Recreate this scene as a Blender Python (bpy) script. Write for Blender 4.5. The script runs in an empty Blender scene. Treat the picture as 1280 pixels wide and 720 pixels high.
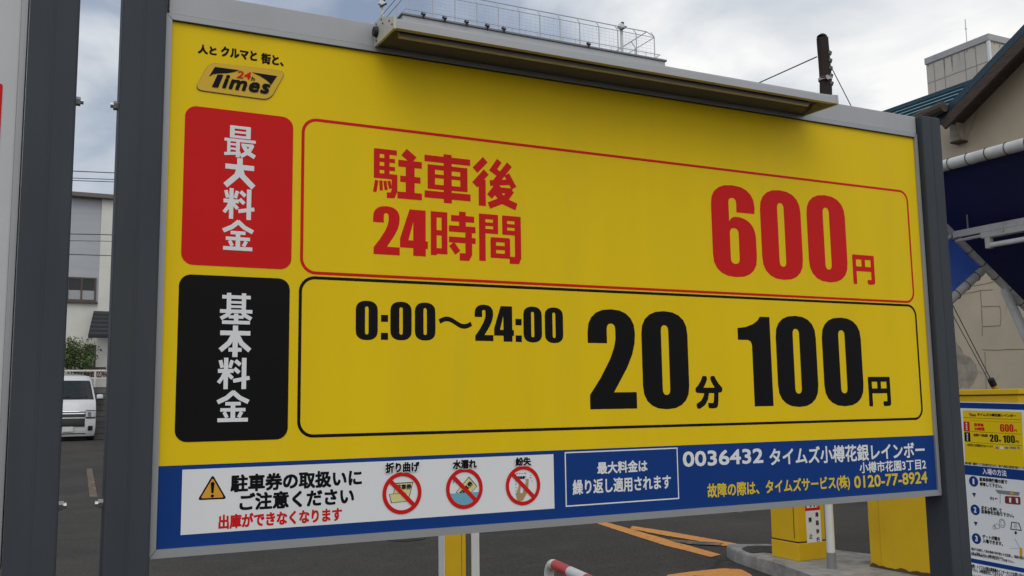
import bpy, bmesh, math, random
from mathutils import Vector, Matrix
random.seed(7)
sc = bpy.context.scene
COL = sc.collection

# ------------------------------------------------------------------ camera
CAM = Vector((-0.1906, -1.8256, 1.05)); FPX = 1175.21
FWD = Vector((0.44191918, 0.88873934, 0.12185985))
RIGHT = Vector((0.89610498, -0.4436089, -0.01438788))
UP = Vector((-0.04127103, -0.1155575, 0.99244303))
cd = bpy.data.cameras.new('camera'); cam = bpy.data.objects.new('camera', cd); COL.objects.link(cam)
cd.sensor_width = 36.0; cd.lens = FPX / 1280 * 36.0; cd.clip_start = 0.05; cd.clip_end = 2000
m = Matrix.Identity(4)
for i in range(3):
    m[i][0] = RIGHT[i]; m[i][1] = UP[i]; m[i][2] = -FWD[i]; m[i][3] = CAM[i]
cam.matrix_world = m
sc.camera = cam

# ------------------------------------------------------------------ sky, sun, exposure
SUN_DIR = Vector((-0.30, -0.62, 0.92)).normalized(); GLOW = Vector((0.80, 0.50, 0.38)).normalized()
world = bpy.data.worlds.new('World'); sc.world = world; world.use_nodes = True
nt = world.node_tree; N = nt.nodes; LK = nt.links; N.clear()
out = N.new('ShaderNodeOutputWorld'); bg = N.new('ShaderNodeBackground'); bg.inputs['Strength'].default_value = 0.1
LK.new(bg.outputs[0], out.inputs[0])
sky = N.new('ShaderNodeTexSky'); sky.sky_type = 'NISHITA'; sky.sun_disc = False
sky.sun_elevation = math.asin(SUN_DIR.z); sky.sun_rotation = math.atan2(SUN_DIR.x, SUN_DIR.y)
tc = N.new('ShaderNodeTexCoord')
mp = N.new('ShaderNodeMapping'); mp.inputs['Scale'].default_value = (1.0, 1.0, 2.2); mp.inputs['Rotation'].default_value = (0.2, 0.25, 0.6)
LK.new(tc.outputs['Generated'], mp.inputs['Vector'])
n1 = N.new('ShaderNodeTexNoise'); n1.inputs['Scale'].default_value = 3.1; n1.inputs['Detail'].default_value = 7; n1.inputs['Roughness'].default_value = 0.5; n1.inputs['Distortion'].default_value = 0.35
LK.new(mp.outputs[0], n1.inputs['Vector'])
dot = N.new('ShaderNodeVectorMath'); dot.operation = 'DOT_PRODUCT'; dot.inputs[1].default_value = GLOW
LK.new(tc.outputs['Generated'], dot.inputs[0])
dr = N.new('ShaderNodeMapRange'); dr.inputs[1].default_value = 0.35; dr.inputs[2].default_value = 1.0; dr.inputs[3].default_value = 0.0; dr.inputs[4].default_value = 1.0
LK.new(dot.outputs['Value'], dr.inputs[0])
ad = N.new('ShaderNodeMath'); ad.operation = 'MULTIPLY_ADD'; ad.inputs[1].default_value = 0.22
nr_ = N.new('ShaderNodeMapRange'); nr_.inputs[1].default_value = 0.28; nr_.inputs[2].default_value = 0.72; nr_.inputs[3].default_value = 0.14; nr_.inputs[4].default_value = 0.90; nr_.clamp = False
LK.new(n1.outputs[0], nr_.inputs[0])
LK.new(dr.outputs[0], ad.inputs[0]); LK.new(nr_.outputs[0], ad.inputs[2])
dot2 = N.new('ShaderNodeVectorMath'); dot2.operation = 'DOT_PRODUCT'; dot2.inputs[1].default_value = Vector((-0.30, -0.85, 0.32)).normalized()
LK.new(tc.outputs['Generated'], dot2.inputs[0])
back_fill = N.new('ShaderNodeMapRange'); back_fill.inputs[1].default_value = 0.2; back_fill.inputs[2].default_value = 1.0; back_fill.inputs[3].default_value = 0.0; back_fill.inputs[4].default_value = 0.42  # added sky brightness behind the camera, to brighten the sign face
LK.new(dot2.outputs['Value'], back_fill.inputs[0])
ad2 = N.new('ShaderNodeMath'); ad2.operation = 'ADD'; LK.new(ad.outputs[0], ad2.inputs[0]); LK.new(back_fill.outputs[0], ad2.inputs[1]); ad = ad2
ramp = N.new('ShaderNodeValToRGB')
e = ramp.color_ramp.elements
e[0].position = 0.36; e[0].color = (3.0, 3.6, 4.8, 1)
e[1].position = 0.90; e[1].color = (9.8, 9.8, 9.7, 1)
k = e.new(0.52); k.color = (4.1, 4.75, 5.75, 1)
k = e.new(0.70); k.color = (6.7, 7.1, 7.6, 1)
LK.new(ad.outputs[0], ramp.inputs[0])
mx = N.new('ShaderNodeMix'); mx.data_type = 'RGBA'
cov = N.new('ShaderNodeMapRange'); cov.inputs[1].default_value = 0.36; cov.inputs[2].default_value = 0.52; cov.inputs[3].default_value = 0.72; cov.inputs[4].default_value = 1.0
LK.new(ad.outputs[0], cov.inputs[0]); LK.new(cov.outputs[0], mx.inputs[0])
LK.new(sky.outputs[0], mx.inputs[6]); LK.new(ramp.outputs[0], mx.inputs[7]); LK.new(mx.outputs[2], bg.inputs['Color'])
sd = bpy.data.lights.new('sun', 'SUN'); sd.energy = 0.6; sd.angle = math.radians(45); sd.color = (1.0, 0.96, 0.9)
so = bpy.data.objects.new('sun', sd); COL.objects.link(so); so.rotation_euler = SUN_DIR.to_track_quat('Z', 'Y').to_euler(); so.location = (20, 20, 30)
sc.view_settings.view_transform = 'Standard'; sc.view_settings.look = 'None'
sc.view_settings.exposure = 0.0; sc.view_settings.gamma = 1.0; sc.view_settings.use_curve_mapping = False
sc.cycles.max_bounces = 6

# ------------------------------------------------------------------ measuring helpers (pixel of the 1280x720 photo -> point in the place)
def ray(px, py): return FWD + RIGHT * ((px - 640) / FPX) - UP * ((py - 360) / FPX)
def at(px, py, Y=0.0):
    r = ray(px, py); return CAM + r * ((Y - CAM.y) / r.y)
def atx(px, py, X):
    r = ray(px, py); return CAM + r * ((X - CAM.x) / r.x)
def gnd(px, py, Z=0.0):
    r = ray(px, py); return CAM + r * ((Z - CAM.z) / r.z)
def atd(px, py, d): return CAM + ray(px, py) * d

# ------------------------------------------------------------------ materials
def mat(name, col, rough=0.6, metal=0.0, var=0.06, scale=12.0, bump=0.0, bscale=60.0, spec=0.5, dirt=None, dscale=2.0, damt=0.0, coat=0.0, stretch=(1, 1, 1), trans=0.0):
    M = bpy.data.materials.new(name); M.use_nodes = True
    t = M.node_tree; n = t.nodes; l = t.links
    b = n['Principled BSDF']
    b.inputs['Roughness'].default_value = rough; b.inputs['Metallic'].default_value = metal
    b.inputs['Specular IOR Level'].default_value = spec; b.inputs['Coat Weight'].default_value = coat
    tcn = n.new('ShaderNodeTexCoord'); mpn = n.new('ShaderNodeMapping'); mpn.inputs['Scale'].default_value = stretch
    l.new(tcn.outputs['Object'], mpn.inputs['Vector'])
    nz = n.new('ShaderNodeTexNoise'); nz.inputs['Scale'].default_value = scale; nz.inputs['Detail'].default_value = 6
    l.new(mpn.outputs[0], nz.inputs['Vector'])
    mr = n.new('ShaderNodeMapRange'); mr.inputs[1].default_value = 0.3; mr.inputs[2].default_value = 0.7
    mr.inputs[3].default_value = 1 - var; mr.inputs[4].default_value = 1 + var
    l.new(nz.outputs[0], mr.inputs[0])
    mm = n.new('ShaderNodeMix'); mm.data_type = 'RGBA'; mm.blend_type = 'MULTIPLY'; mm.inputs[0].default_value = 1.0
    mm.inputs[6].default_value = (*col, 1)
    l.new(mr.outputs[0], mm.inputs[7])
    c = mm.outputs[2]
    if dirt:
        dz = n.new('ShaderNodeTexNoise'); dz.inputs['Scale'].default_value = dscale; dz.inputs['Detail'].default_value = 8; dz.inputs['Roughness'].default_value = 0.62
        l.new(mpn.outputs[0], dz.inputs['Vector'])
        dm = n.new('ShaderNodeMapRange'); dm.inputs[1].default_value = 0.5; dm.inputs[2].default_value = 0.72; dm.inputs[4].default_value = damt
        l.new(dz.outputs[0], dm.inputs[0])
        m2 = n.new('ShaderNodeMix'); m2.data_type = 'RGBA'; m2.inputs[7].default_value = (*dirt, 1)
        l.new(dm.outputs[0], m2.inputs[0]); l.new(c, m2.inputs[6]); c = m2.outputs[2]
    l.new(c, b.inputs['Base Color'])
    rr = n.new('ShaderNodeMapRange'); rr.inputs[3].default_value = max(0, rough - 0.06); rr.inputs[4].default_value = min(1, rough + 0.06)
    l.new(nz.outputs[0], rr.inputs[0]); l.new(rr.outputs[0], b.inputs['Roughness'])
    if bump:
        bz = n.new('ShaderNodeTexNoise'); bz.inputs['Scale'].default_value = bscale; bz.inputs['Detail'].default_value = 4
        l.new(mpn.outputs[0], bz.inputs['Vector'])
        bp = n.new('ShaderNodeBump'); bp.inputs['Strength'].default_value = bump; bp.inputs['Distance'].default_value = 0.01
        l.new(bz.outputs[0], bp.inputs['Height']); l.new(bp.outputs[0], b.inputs['Normal'])
    if trans:
        ob = n['Material Output']; tr = n.new('ShaderNodeBsdfTranslucent'); ms = n.new('ShaderNodeMixShader'); ms.inputs[0].default_value = trans
        l.new(c, tr.inputs['Color']); l.new(b.outputs[0], ms.inputs[1]); l.new(tr.outputs[0], ms.inputs[2]); l.new(ms.outputs[0], ob.inputs[0])
    return M

YEL = mat('yellow_vinyl', (0.87, 0.605, 0.008), 0.5, spec=0.12, var=0.03, scale=3, bump=0.02, bscale=220, dirt=(0.66, 0.48, 0.05), dscale=2.2, damt=0.18, stretch=(3, 1, 0.5))
RED = mat('red_vinyl', (0.66, 0.013, 0.013), 0.5, spec=0.12, var=0.03, scale=5)
BLK = mat('black_vinyl', (0.006, 0.005, 0.006), 0.5, spec=0.12, var=0.1, scale=5)
WHT = mat('white_vinyl', (0.82, 0.83, 0.84), 0.5, spec=0.15, var=0.02, scale=5)
NAV = mat('blue_vinyl', (0.007, 0.047, 0.23), 0.5, spec=0.12, var=0.04, scale=4)
GLD = mat('gold_print', (0.72, 0.46, 0.05), 0.45, spec=0.15, var=0.03)
AMB = mat('amber_print', (0.75, 0.36, 0.03), 0.45)
CRM = mat('cream_print', (0.72, 0.66, 0.30), 0.45)
AQU = mat('aqua_print', (0.16, 0.42, 0.56), 0.45)
TAN = mat('tan_print', (0.45, 0.30, 0.13), 0.45)
ALU = mat('anodised_aluminium', (0.36, 0.37, 0.385), 0.45, metal=0.35, var=0.05, scale=6, stretch=(1, 1, 1), dirt=(0.30, 0.30, 0.30), dscale=6, damt=0.25)
ALD = mat('painted_grey_band', (0.42, 0.43, 0.45), 0.5, metal=0.1, var=0.03, scale=6, dirt=(0.3, 0.3, 0.31), dscale=4, damt=0.3)
POST = mat('slate_grey_post', (0.050, 0.058, 0.069), 0.6, spec=0.25, var=0.14, scale=9, bump=0.04, bscale=150, dirt=(0.062, 0.066, 0.07), dscale=5, damt=0.45, stretch=(1, 1, 0.25))
STEEL = mat('zinc_bolt', (0.55, 0.55, 0.55), 0.3, metal=0.9)
DARK = mat('dark_rubber', (0.015, 0.015, 0.016), 0.6)
LAMPM = mat('lamp_sheet_metal', (0.42, 0.43, 0.44), 0.45, metal=0.3, var=0.06, dirt=(0.25, 0.24, 0.22), dscale=5, damt=0.4, stretch=(0.4, 1, 1))
CAPM = mat('lamp_end_plastic', (0.55, 0.55, 0.50), 0.5, dirt=(0.32, 0.29, 0.24), dscale=20, damt=0.5)
REFL = mat('lamp_reflector', (0.13, 0.13, 0.14), 0.5, metal=0.1, var=0.06)
TUBE = mat('lamp_tube_glass', (0.75, 0.75, 0.72), 0.2)
BOXY = mat('yellow_painted_steel', (0.74, 0.46, 0.012), 0.42, spec=0.3, var=0.04, scale=8, dirt=(0.42, 0.26, 0.03), dscale=4, damt=0.35, bump=0.02, bscale=90)
BOXW = mat('white_painted_steel', (0.72, 0.72, 0.70), 0.4, var=0.03, dirt=(0.45, 0.43, 0.40), dscale=6, damt=0.35)
GREYP = mat('grey_plastic', (0.22, 0.23, 0.24), 0.6)
CONC = mat('kerb_concrete', (0.30, 0.29, 0.27), 0.9, var=0.22, scale=14, bump=0.5, bscale=70, dirt=(0.07, 0.065, 0.06), dscale=3.2, damt=0.85)
RUST = mat('rusty_base', (0.10, 0.055, 0.03), 0.85, var=0.3)
REDP = mat('red_reflective_paint', (0.55, 0.03, 0.04), 0.35, var=0.06, dirt=(0.4, 0.08, 0.07), dscale=10, damt=0.4)
PIPEW = mat('white_canopy_pipe', (0.62, 0.62, 0.60), 0.5, dirt=(0.36, 0.35, 0.33), dscale=5, damt=0.5)
ROPE = mat('dark_lacing_rope', (0.03, 0.03, 0.035), 0.8)
FABR = mat('navy_canvas', (0.016, 0.021, 0.115), 0.75, var=0.12, scale=5, bump=0.35, bscale=2.5, stretch=(1, 0.4, 1))
FABB = mat('blue_translucent_canvas', (0.17, 0.31, 0.72), 0.75, var=0.08, scale=4, trans=0.6)
FLUO = mat('fluorescent_batten', (0.55, 0.54, 0.51), 0.5, dirt=(0.3, 0.27, 0.2), dscale=8, damt=0.5)
TEAL = mat('teal_roof_metal', (0.035, 0.13, 0.17), 0.35, metal=0.2, var=0.1, dirt=(0.10, 0.16, 0.18), dscale=2, damt=0.4)
TEALD = mat('dark_teal_trim', (0.018, 0.055, 0.085), 0.4, var=0.1)
WOODB = mat('weathered_brown_board', (0.075, 0.055, 0.042), 0.85, var=0.25, scale=6, bump=0.3, bscale=30, stretch=(1, 1, 5), dirt=(0.13, 0.11, 0.09), dscale=4, damt=0.6)
POLEW = mat('creosoted_wood', (0.030, 0.020, 0.016), 0.9, var=0.35, scale=10, bump=0.5, bscale=30, stretch=(1, 1, 0.15))
WIREM = mat('wire_black', (0.03, 0.03, 0.033), 0.7)
GALV = mat('galvanised_rail', (0.46, 0.48, 0.50), 0.55, metal=0.15)
GUYY = mat('guy_cover_yellow', (0.70, 0.36, 0.03), 0.5)
GLASSD = mat('dark_window_glass', (0.02, 0.025, 0.03), 0.12, var=0.2, spec=0.35)
VANW = mat('white_car_paint', (0.72, 0.73, 0.74), 0.25, var=0.02, coat=0.5)
VANK = mat('black_grille_plastic', (0.012, 0.012, 0.013), 0.4)
CHROME = mat('chrome', (0.65, 0.66, 0.68), 0.12, metal=1.0)
LENS = mat('headlamp_lens', (0.55, 0.57, 0.60), 0.1, spec=0.8)
TYRE = mat('tyre_rubber', (0.02, 0.02, 0.02), 0.85)
LEAF = mat('bush_leaf', (0.105, 0.15, 0.030), 0.6, var=0.5, scale=3)
LEAFD = mat('bush_leaf_dark', (0.030, 0.062, 0.016), 0.6, var=0.4, scale=3)
TWIG = mat('twig_bark', (0.07, 0.05, 0.035), 0.9)
ROOFT = mat('black_roof_tile', (0.022, 0.024, 0.032), 0.45, var=0.2)
WALLG = mat('grey_siding', (0.46, 0.48, 0.52), 0.7, var=0.05, scale=1.0, stretch=(1, 1, 6))
WALLC = mat('cream_render', (0.76, 0.75, 0.70), 0.8, var=0.06, scale=1.5)
WALLP = mat('pale_facade', (0.42, 0.44, 0.46), 0.75, var=0.07, scale=0.8, dirt=(0.30, 0.31, 0.32), dscale=0.7, damt=0.4)
BROWNF = mat('brown_window_frame', (0.10, 0.075, 0.06), 0.6)
FLOWER = mat('red_flower', (0.45, 0.03, 0.03), 0.6)

def concrete_wall(name, base, dark, crack, cscale, brick=None):
    """old render: blotches, hairline cracks, patches of fallen plaster"""
    M = mat(name, base, 0.9, var=0.10, scale=1.2, bump=0.25, bscale=40, dirt=dark, dscale=0.8, damt=0.55)
    t = M.node_tree; n = t.nodes; l = t.links; b = n['Principled BSDF']
    src = b.inputs['Base Color'].links[0].from_socket
    tcn = [x for x in n if x.type == 'TEX_COORD'][0]
    v = n.new('ShaderNodeTexVoronoi'); v.feature = 'DISTANCE_TO_EDGE'; v.inputs['Scale'].default_value = cscale
    nz = n.new('ShaderNodeTexNoise'); nz.inputs['Scale'].default_value = 1.7; nz.inputs['Detail'].default_value = 5
    mixv = n.new('ShaderNodeMix'); mixv.data_type = 'VECTOR'; mixv.inputs[0].default_value = 0.22
    l.new(tcn.outputs['Object'], nz.inputs['Vector']); l.new(tcn.outputs['Object'], mixv.inputs[4]); l.new(nz.outputs['Color'], mixv.inputs[5]); l.new(mixv.outputs[1], v.inputs['Vector'])
    cr = n.new('ShaderNodeMapRange'); cr.inputs[1].default_value = 0.0; cr.inputs[2].default_value = 0.012; cr.inputs[3].default_value = 0.30; cr.inputs[4].default_value = 0.0
    l.new(v.outputs['Distance'], cr.inputs[0])
    n3 = n.new('ShaderNodeTexNoise'); n3.inputs['Scale'].default_value = 0.9; l.new(tcn.outputs['Object'], n3.inputs['Vector'])
    gate = n.new('ShaderNodeMapRange'); gate.inputs[1].default_value = 0.48; gate.inputs[2].default_value = 0.56; l.new(n3.outputs[0], gate.inputs[0])
    mu = n.new('ShaderNodeMath'); mu.operation = 'MULTIPLY'; l.new(cr.outputs[0], mu.inputs[0]); l.new(gate.outputs[0], mu.inputs[1])
    m2 = n.new('ShaderNodeMix'); m2.data_type = 'RGBA'; m2.inputs[7].default_value = (*crack, 1)
    l.new(mu.outputs[0], m2.inputs[0]); l.new(src, m2.inputs[6]); l.new(m2.outputs[2], b.inputs['Base Color'])
    return M
STUC = concrete_wall('old_stucco', (0.56, 0.47, 0.35), (0.44, 0.37, 0.28), (0.10, 0.08, 0.06), 0.55)
PATCH = mat('bare_mortar_patch', (0.36, 0.32, 0.255), 0.95, var=0.3, scale=6, bump=0.6, bscale=20)
CRACK = mat('crack_line', (0.27, 0.225, 0.165), 0.95)
TOWERM = mat('tower_panel', (0.58, 0.54, 0.47), 0.85, var=0.08, scale=0.9, dirt=(0.42, 0.39, 0.34), dscale=0.6, damt=0.5)
STREAK = mat('weather_streak', (0.30, 0.28, 0.25), 0.95, var=0.3, scale=2)

def asphalt():
    M = bpy.data.materials.new('asphalt'); M.use_nodes = True
    t = M.node_tree; n = t.nodes; l = t.links; b = n['Principled BSDF']
    tcn = n.new('ShaderNodeTexCoord'); V = tcn.outputs['Object']
    def noise(s, d=6, r=0.55):
        z = n.new('ShaderNodeTexNoise'); z.inputs['Scale'].default_value = s; z.inputs['Detail'].default_value = d; z.inputs['Roughness'].default_value = r
        l.new(V, z.inputs['Vector']); return z.outputs[0]
    def mapr(o, a, b_, c, d):
        r = n.new('ShaderNodeMapRange'); r.inputs[1].default_value = a; r.inputs[2].default_value = b_; r.inputs[3].default_value = c; r.inputs[4].default_value = d
        l.new(o, r.inputs[0]); return r.outputs[0]
    def mix(f, a, b_, mode='MIX'):
        x = n.new('ShaderNodeMix'); x.data_type = 'RGBA'; x.blend_type = mode
        if isinstance(f, float): x.inputs[0].default_value = f
        else: l.new(f, x.inputs[0])
        for i, s in ((6, a), (7, b_)):
            if isinstance(s, tuple): x.inputs[i].default_value = (*s, 1)
            else: l.new(s, x.inputs[i])
        return x.outputs[2]
    c = mix(mapr(noise(0.35, 4), 0.42, 0.6, 0, 1), (0.036, 0.032, 0.028), (0.058, 0.051, 0.044))
    c = mix(mapr(noise(2.2, 8, 0.65), 0.5, 0.75, 0, 0.6), c, (0.085, 0.080, 0.072))
    c = mix(mapr(noise(1.3, 6), 0.56, 0.7, 0, 0.6), c, (0.034, 0.033, 0.032))
    vo = n.new('ShaderNodeTexVoronoi'); vo.inputs['Scale'].default_value = 130; l.new(V, vo.inputs['Vector'])
    c = mix(mapr(vo.outputs['Color'], 0.25, 0.95, 0, 0.55), c, (0.125, 0.118, 0.108))
    c = mix(mapr(noise(90, 3), 0.5, 0.7, 0, 0.7), c, (0.022, 0.022, 0.022))
    # hairline cracks
    nz = n.new('ShaderNodeTexNoise'); nz.inputs['Scale'].default_value = 1.4; l.new(V, nz.inputs['Vector'])
    mv = n.new('ShaderNodeMix'); mv.data_type = 'VECTOR'; mv.inputs[0].default_value = 0.25; l.new(V, mv.inputs[4]); l.new(nz.outputs['Color'], mv.inputs[5])
    cv = n.new('ShaderNodeTexVoronoi'); cv.feature = 'DISTANCE_TO_EDGE'; cv.inputs['Scale'].default_value = 0.33; l.new(mv.outputs[1], cv.inputs['Vector'])
    c = mix(mapr(cv.outputs['Distance'], 0.0, 0.006, 0.7, 0.0), c, (0.018, 0.018, 0.018))
    l.new(c, b.inputs['Base Color']); b.inputs['Roughness'].default_value = 0.92; b.inputs['Specular IOR Level'].default_value = 0.2
    bp = n.new('ShaderNodeBump'); bp.inputs['Strength'].default_value = 0.5; bp.inputs['Distance'].default_value = 0.006
    l.new(vo.outputs['Distance'], bp.inputs['Height']); l.new(bp.outputs[0], b.inputs['Normal'])
    return M
ASPH = asphalt()

def worn_paint(name, col, wear=0.5):
    M = bpy.data.materials.new(name); M.use_nodes = True
    t = M.node_tree; n = t.nodes; l = t.links; b = n['Principled BSDF']
    tcn = n.new('ShaderNodeTexCoord')
    z = n.new('ShaderNodeTexNoise'); z.inputs['Scale'].default_value = 9; z.inputs['Detail'].default_value = 12; z.inputs['Roughness'].default_value = 0.72
    l.new(tcn.outputs['Object'], z.inputs['Vector'])
    r = n.new('ShaderNodeMapRange'); r.inputs[1].default_value = wear; r.inputs[2].default_value = wear + 0.12
    l.new(z.outputs[0], r.inputs[0])
    z2 = n.new('ShaderNodeTexNoise'); z2.inputs['Scale'].default_value = 40; l.new(tcn.outputs['Object'], z2.inputs['Vector'])
    x0 = n.new('ShaderNodeMix'); x0.data_type = 'RGBA'; l.new(z2.outputs[0], x0.inputs[0]); x0.inputs[6].default_value = (*[v * 0.75 for v in col], 1); x0.inputs[7].default_value = (*[min(1, v * 1.2) for v in col], 1)
    x = n.new('ShaderNodeMix'); x.data_type = 'RGBA'; l.new(r.outputs[0], x.inputs[0]); l.new(x0.outputs[2], x.inputs[6]); x.inputs[7].default_value = (0.07, 0.065, 0.06, 1)
    l.new(x.outputs[2], b.inputs['Base Color']); b.inputs['Roughness'].default_value = 0.75
    return M
ORANGE = worn_paint('worn_orange_paint', (0.66, 0.27, 0.045), 0.565)
FADED = worn_paint('faded_orange_paint', (0.34, 0.17, 0.06), 0.40)

# ------------------------------------------------------------------ mesh helpers
class MB:
    """collects shapes (world coordinates) and links them as ONE mesh object"""
    def __init__(s): s.v = []; s.f = []; s.m = []; s.mats = []
    def add(s, vs, fs, M):
        if M not in s.mats: s.mats.append(M)
        k = s.mats.index(M); o = len(s.v)
        s.v += [Vector(p) for p in vs]
        for f in fs: s.f.append([i + o for i in f]); s.m.append(k)
        return s
    def box(s, a, b, M, bev=0.0, rot=None):
        x0, x1 = sorted((a[0], b[0])); y0, y1 = sorted((a[1], b[1])); z0, z1 = sorted((a[2], b[2]))
        bm = bmesh.new(); bmesh.ops.create_cube(bm, size=1)
        for v in bm.verts: v.co = Vector(((x0 + x1) / 2 + v.co.x * (x1 - x0), (y0 + y1) / 2 + v.co.y * (y1 - y0), (z0 + z1) / 2 + v.co.z * (z1 - z0)))
        if bev: bmesh.ops.bevel(bm, geom=bm.edges[:], offset=bev, segments=2, profile=0.5, affect='EDGES')
        bm.verts.index_update()
        vs = [v.co.copy() for v in bm.verts]; fs = [[v.index for v in f.verts] for f in bm.faces]; bm.free()
        if rot is not None:
            c = Vector(((x0 + x1) / 2, (y0 + y1) / 2, (z0 + z1) / 2)); vs = [c + rot @ (p - c) for p in vs]
        return s.add(vs, fs, M)
    def prism(s, pts, off, M):
        """closed polygon pts pushed by the vector off"""
        n = len(pts); vs = [Vector(p) for p in pts] + [Vector(p) + Vector(off) for p in pts]
        fs = [list(range(n))[::-1], list(range(n, 2 * n))] + [[i, (i + 1) % n, n + (i + 1) % n, n + i] for i in range(n)]
        return s.add(vs, fs, M)
    def tube(s, pts, r, M, seg=10, r1=None, caps=True):
        pts = [Vector(p) for p in pts]; n = len(pts); vs = []; fs = []
        prev = None
        for i, p in enumerate(pts):
            d = (pts[min(i + 1, n - 1)] - pts[max(i - 1, 0)]).normalized()
            if prev is None:
                a = d.orthogonal().normalized()
            else:
                a = (prev - d * prev.dot(d)).normalized()
            prev = a; b = d.cross(a)
            rr = r if r1 is None else r + (r1 - r) * i / (n - 1)
            for j in range(seg):
                t = 2 * math.pi * j / seg; vs.append(p + (a * math.cos(t) + b * math.sin(t)) * rr)
        for i in range(n - 1):
            for j in range(seg):
                k = (j + 1) % seg; fs.append([i * seg + j, i * seg + k, (i + 1) * seg + k, (i + 1) * seg + j])
        if caps: fs.append(list(range(seg))[::-1]); fs.append([(n - 1) * seg + j for j in range(seg)])
        return s.add(vs, fs, M)
    def build(s, name, parent=None, smooth=False):
        me = bpy.data.meshes.new(name); o = bpy.data.objects.new(name, me); COL.objects.link(o)
        org = Vector((0, 0, 0)); p = parent
        while p: org = org + p.location; p = p.parent
        if parent: o.parent = parent
        me.from_pydata([tuple(v - org) for v in s.v], [], s.f)
        for M in s.mats: me.materials.append(M)
        me.polygons.foreach_set('material_index', s.m)
        if smooth:
            me.polygons.foreach_set('use_smooth', [True] * len(s.f))
            try: me.set_sharp_from_angle(angle=math.radians(35))
            except Exception: pass
        me.update()
        return o

def tag(o, label=None, cat=None, group=None, kind=None):
    if label: o['label'] = label
    if cat: o['category'] = cat
    if group: o['group'] = group
    if kind: o['kind'] = kind
    return o
def empty(name, loc, label, cat, group=None):
    o = bpy.data.objects.new(name, None); COL.objects.link(o); o.location = loc; o.empty_display_size = 0.1
    return tag(o, label, cat, group)

class Plane:
    """a flat face in the place: origin, right, up, outward normal"""
    def __init__(s, O, U, V): s.O = Vector(O); s.U = Vector(U).normalized(); s.V = Vector(V).normalized(); s.N = s.U.cross(s.V).normalized()
    def p(s, u, v, n=0.0): return s.O + s.U * u + s.V * v + s.N * n
    def hit(s, q):
        r = ray(*q); t = (s.O - CAM).dot(s.N) / r.dot(s.N); d = CAM + r * t - s.O
        return d.dot(s.U), d.dot(s.V)

def curve_mesh(data):
    o = bpy.data.objects.new('tmp', data); COL.objects.link(o)
    dg = bpy.context.evaluated_depsgraph_get(); dg.update()
    me = bpy.data.meshes.new_from_object(o.evaluated_get(dg), depsgraph=dg)
    vs = [(v.co.x, v.co.y) for v in me.vertices]; fs = [list(p.vertices) for p in me.polygons]
    bpy.data.objects.remove(o); bpy.data.meshes.remove(me)
    return vs, fs
_tc = {}
def text_mesh(body, spacing=1.0):
    k = (body, spacing)
    if k not in _tc:
        f = bpy.data.curves.new('t', 'FONT'); f.body = body; f.resolution_u = 3; f.align_x = 'CENTER' if '\n' in body else 'LEFT'; f.space_character = spacing
        _tc[k] = curve_mesh(f); bpy.data.curves.remove(f)
    return _tc[k]
def loops_mesh(loops):
    c = bpy.data.curves.new('s', 'CURVE'); c.dimensions = '2D'; c.fill_mode = 'BOTH'
    for lp in loops:
        s = c.splines.new('POLY'); s.points.add(len(lp) - 1)
        for p, q in zip(s.points, lp): p.co = (q[0], q[1], 0, 1)
        s.use_cyclic_u = True
    r = curve_mesh(c); bpy.data.curves.remove(c); return r
def fit(mb, pl, mesh, box, M, bold=0.0, n=0.0003, shear=0.0, rot=0.0):
    """lay a flat outline on the plane inside box (u0,u1,v0,v1); bold = half the extra stroke width in metres"""
    vs, fs = mesh; u0, u1, v0, v1 = box
    if rot:
        c, s_ = math.cos(rot), math.sin(rot); vs = [(x * c - y * s_, x * s_ + y * c) for x, y in vs]
    if shear: vs = [(x + shear * y, y) for x, y in vs]
    xs = [p[0] for p in vs]; ys = [p[1] for p in vs]; a, b, c, d = min(xs), max(xs), min(ys), max(ys)
    u0 += bold; u1 -= bold; v0 += bold; v1 -= bold
    su = (u1 - u0) / max(b - a, 1e-6); sv = (v1 - v0) / max(d - c, 1e-6)
    P = [(u0 + (x - a) * su, v0 + (y - c) * sv) for x, y in vs]
    offs = [(0, 0)]
    if bold: offs += [(bold * a, bold * c) for a, c in ((1, 0), (-1, 0), (0, 1), (0, -1), (0.9, 0.9), (-0.9, 0.9), (0.9, -0.9), (-0.9, -0.9))]
    for k, (du, dv) in enumerate(offs):
        mb.add([pl.p(x + du, y + dv, n + k * 0.00002) for x, y in P], fs, M)
def pxbox(pl, L, R, T, B):
    return pl.hit(L)[0], pl.hit(R)[0], pl.hit(B)[1], pl.hit(T)[1]
def txt(mb, pl, body, L, R, T, B, M, bold=0.0, n=0.0003, shear=0.0, spacing=1.0):
    fit(mb, pl, text_mesh(body, spacing), pxbox(pl, L, R, T, B), M, bold, n, shear)
def rrect(u0, u1, v0, v1, r, seg=8):
    P = []
    for cx, cy, a in ((u1 - r, v1 - r, 0), (u0 + r, v1 - r, 90), (u0 + r, v0 + r, 180), (u1 - r, v0 + r, 270)):
        for i in range(seg + 1):
            t = math.radians(a + 90 * i / seg); P.append((cx + r * math.cos(t), cy + r * math.sin(t)))
    return P
def circ(cx, cy, r, seg=40): return [(cx + r * math.cos(2 * math.pi * i / seg), cy + r * math.sin(2 * math.pi * i / seg)) for i in range(seg)]
def lay(mb, pl, loops, M, n):
    vs, fs = loops_mesh(loops); mb.add([pl.p(x, y, n) for x, y in vs], fs, M)
def slab(mb, pl, loop, M, n0, n1):
    """thin applied sheet with an edge"""
    a = [pl.p(x, y, n0) for x, y in loop]; mb.prism(a, pl.N * (n1 - n0), M)

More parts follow.
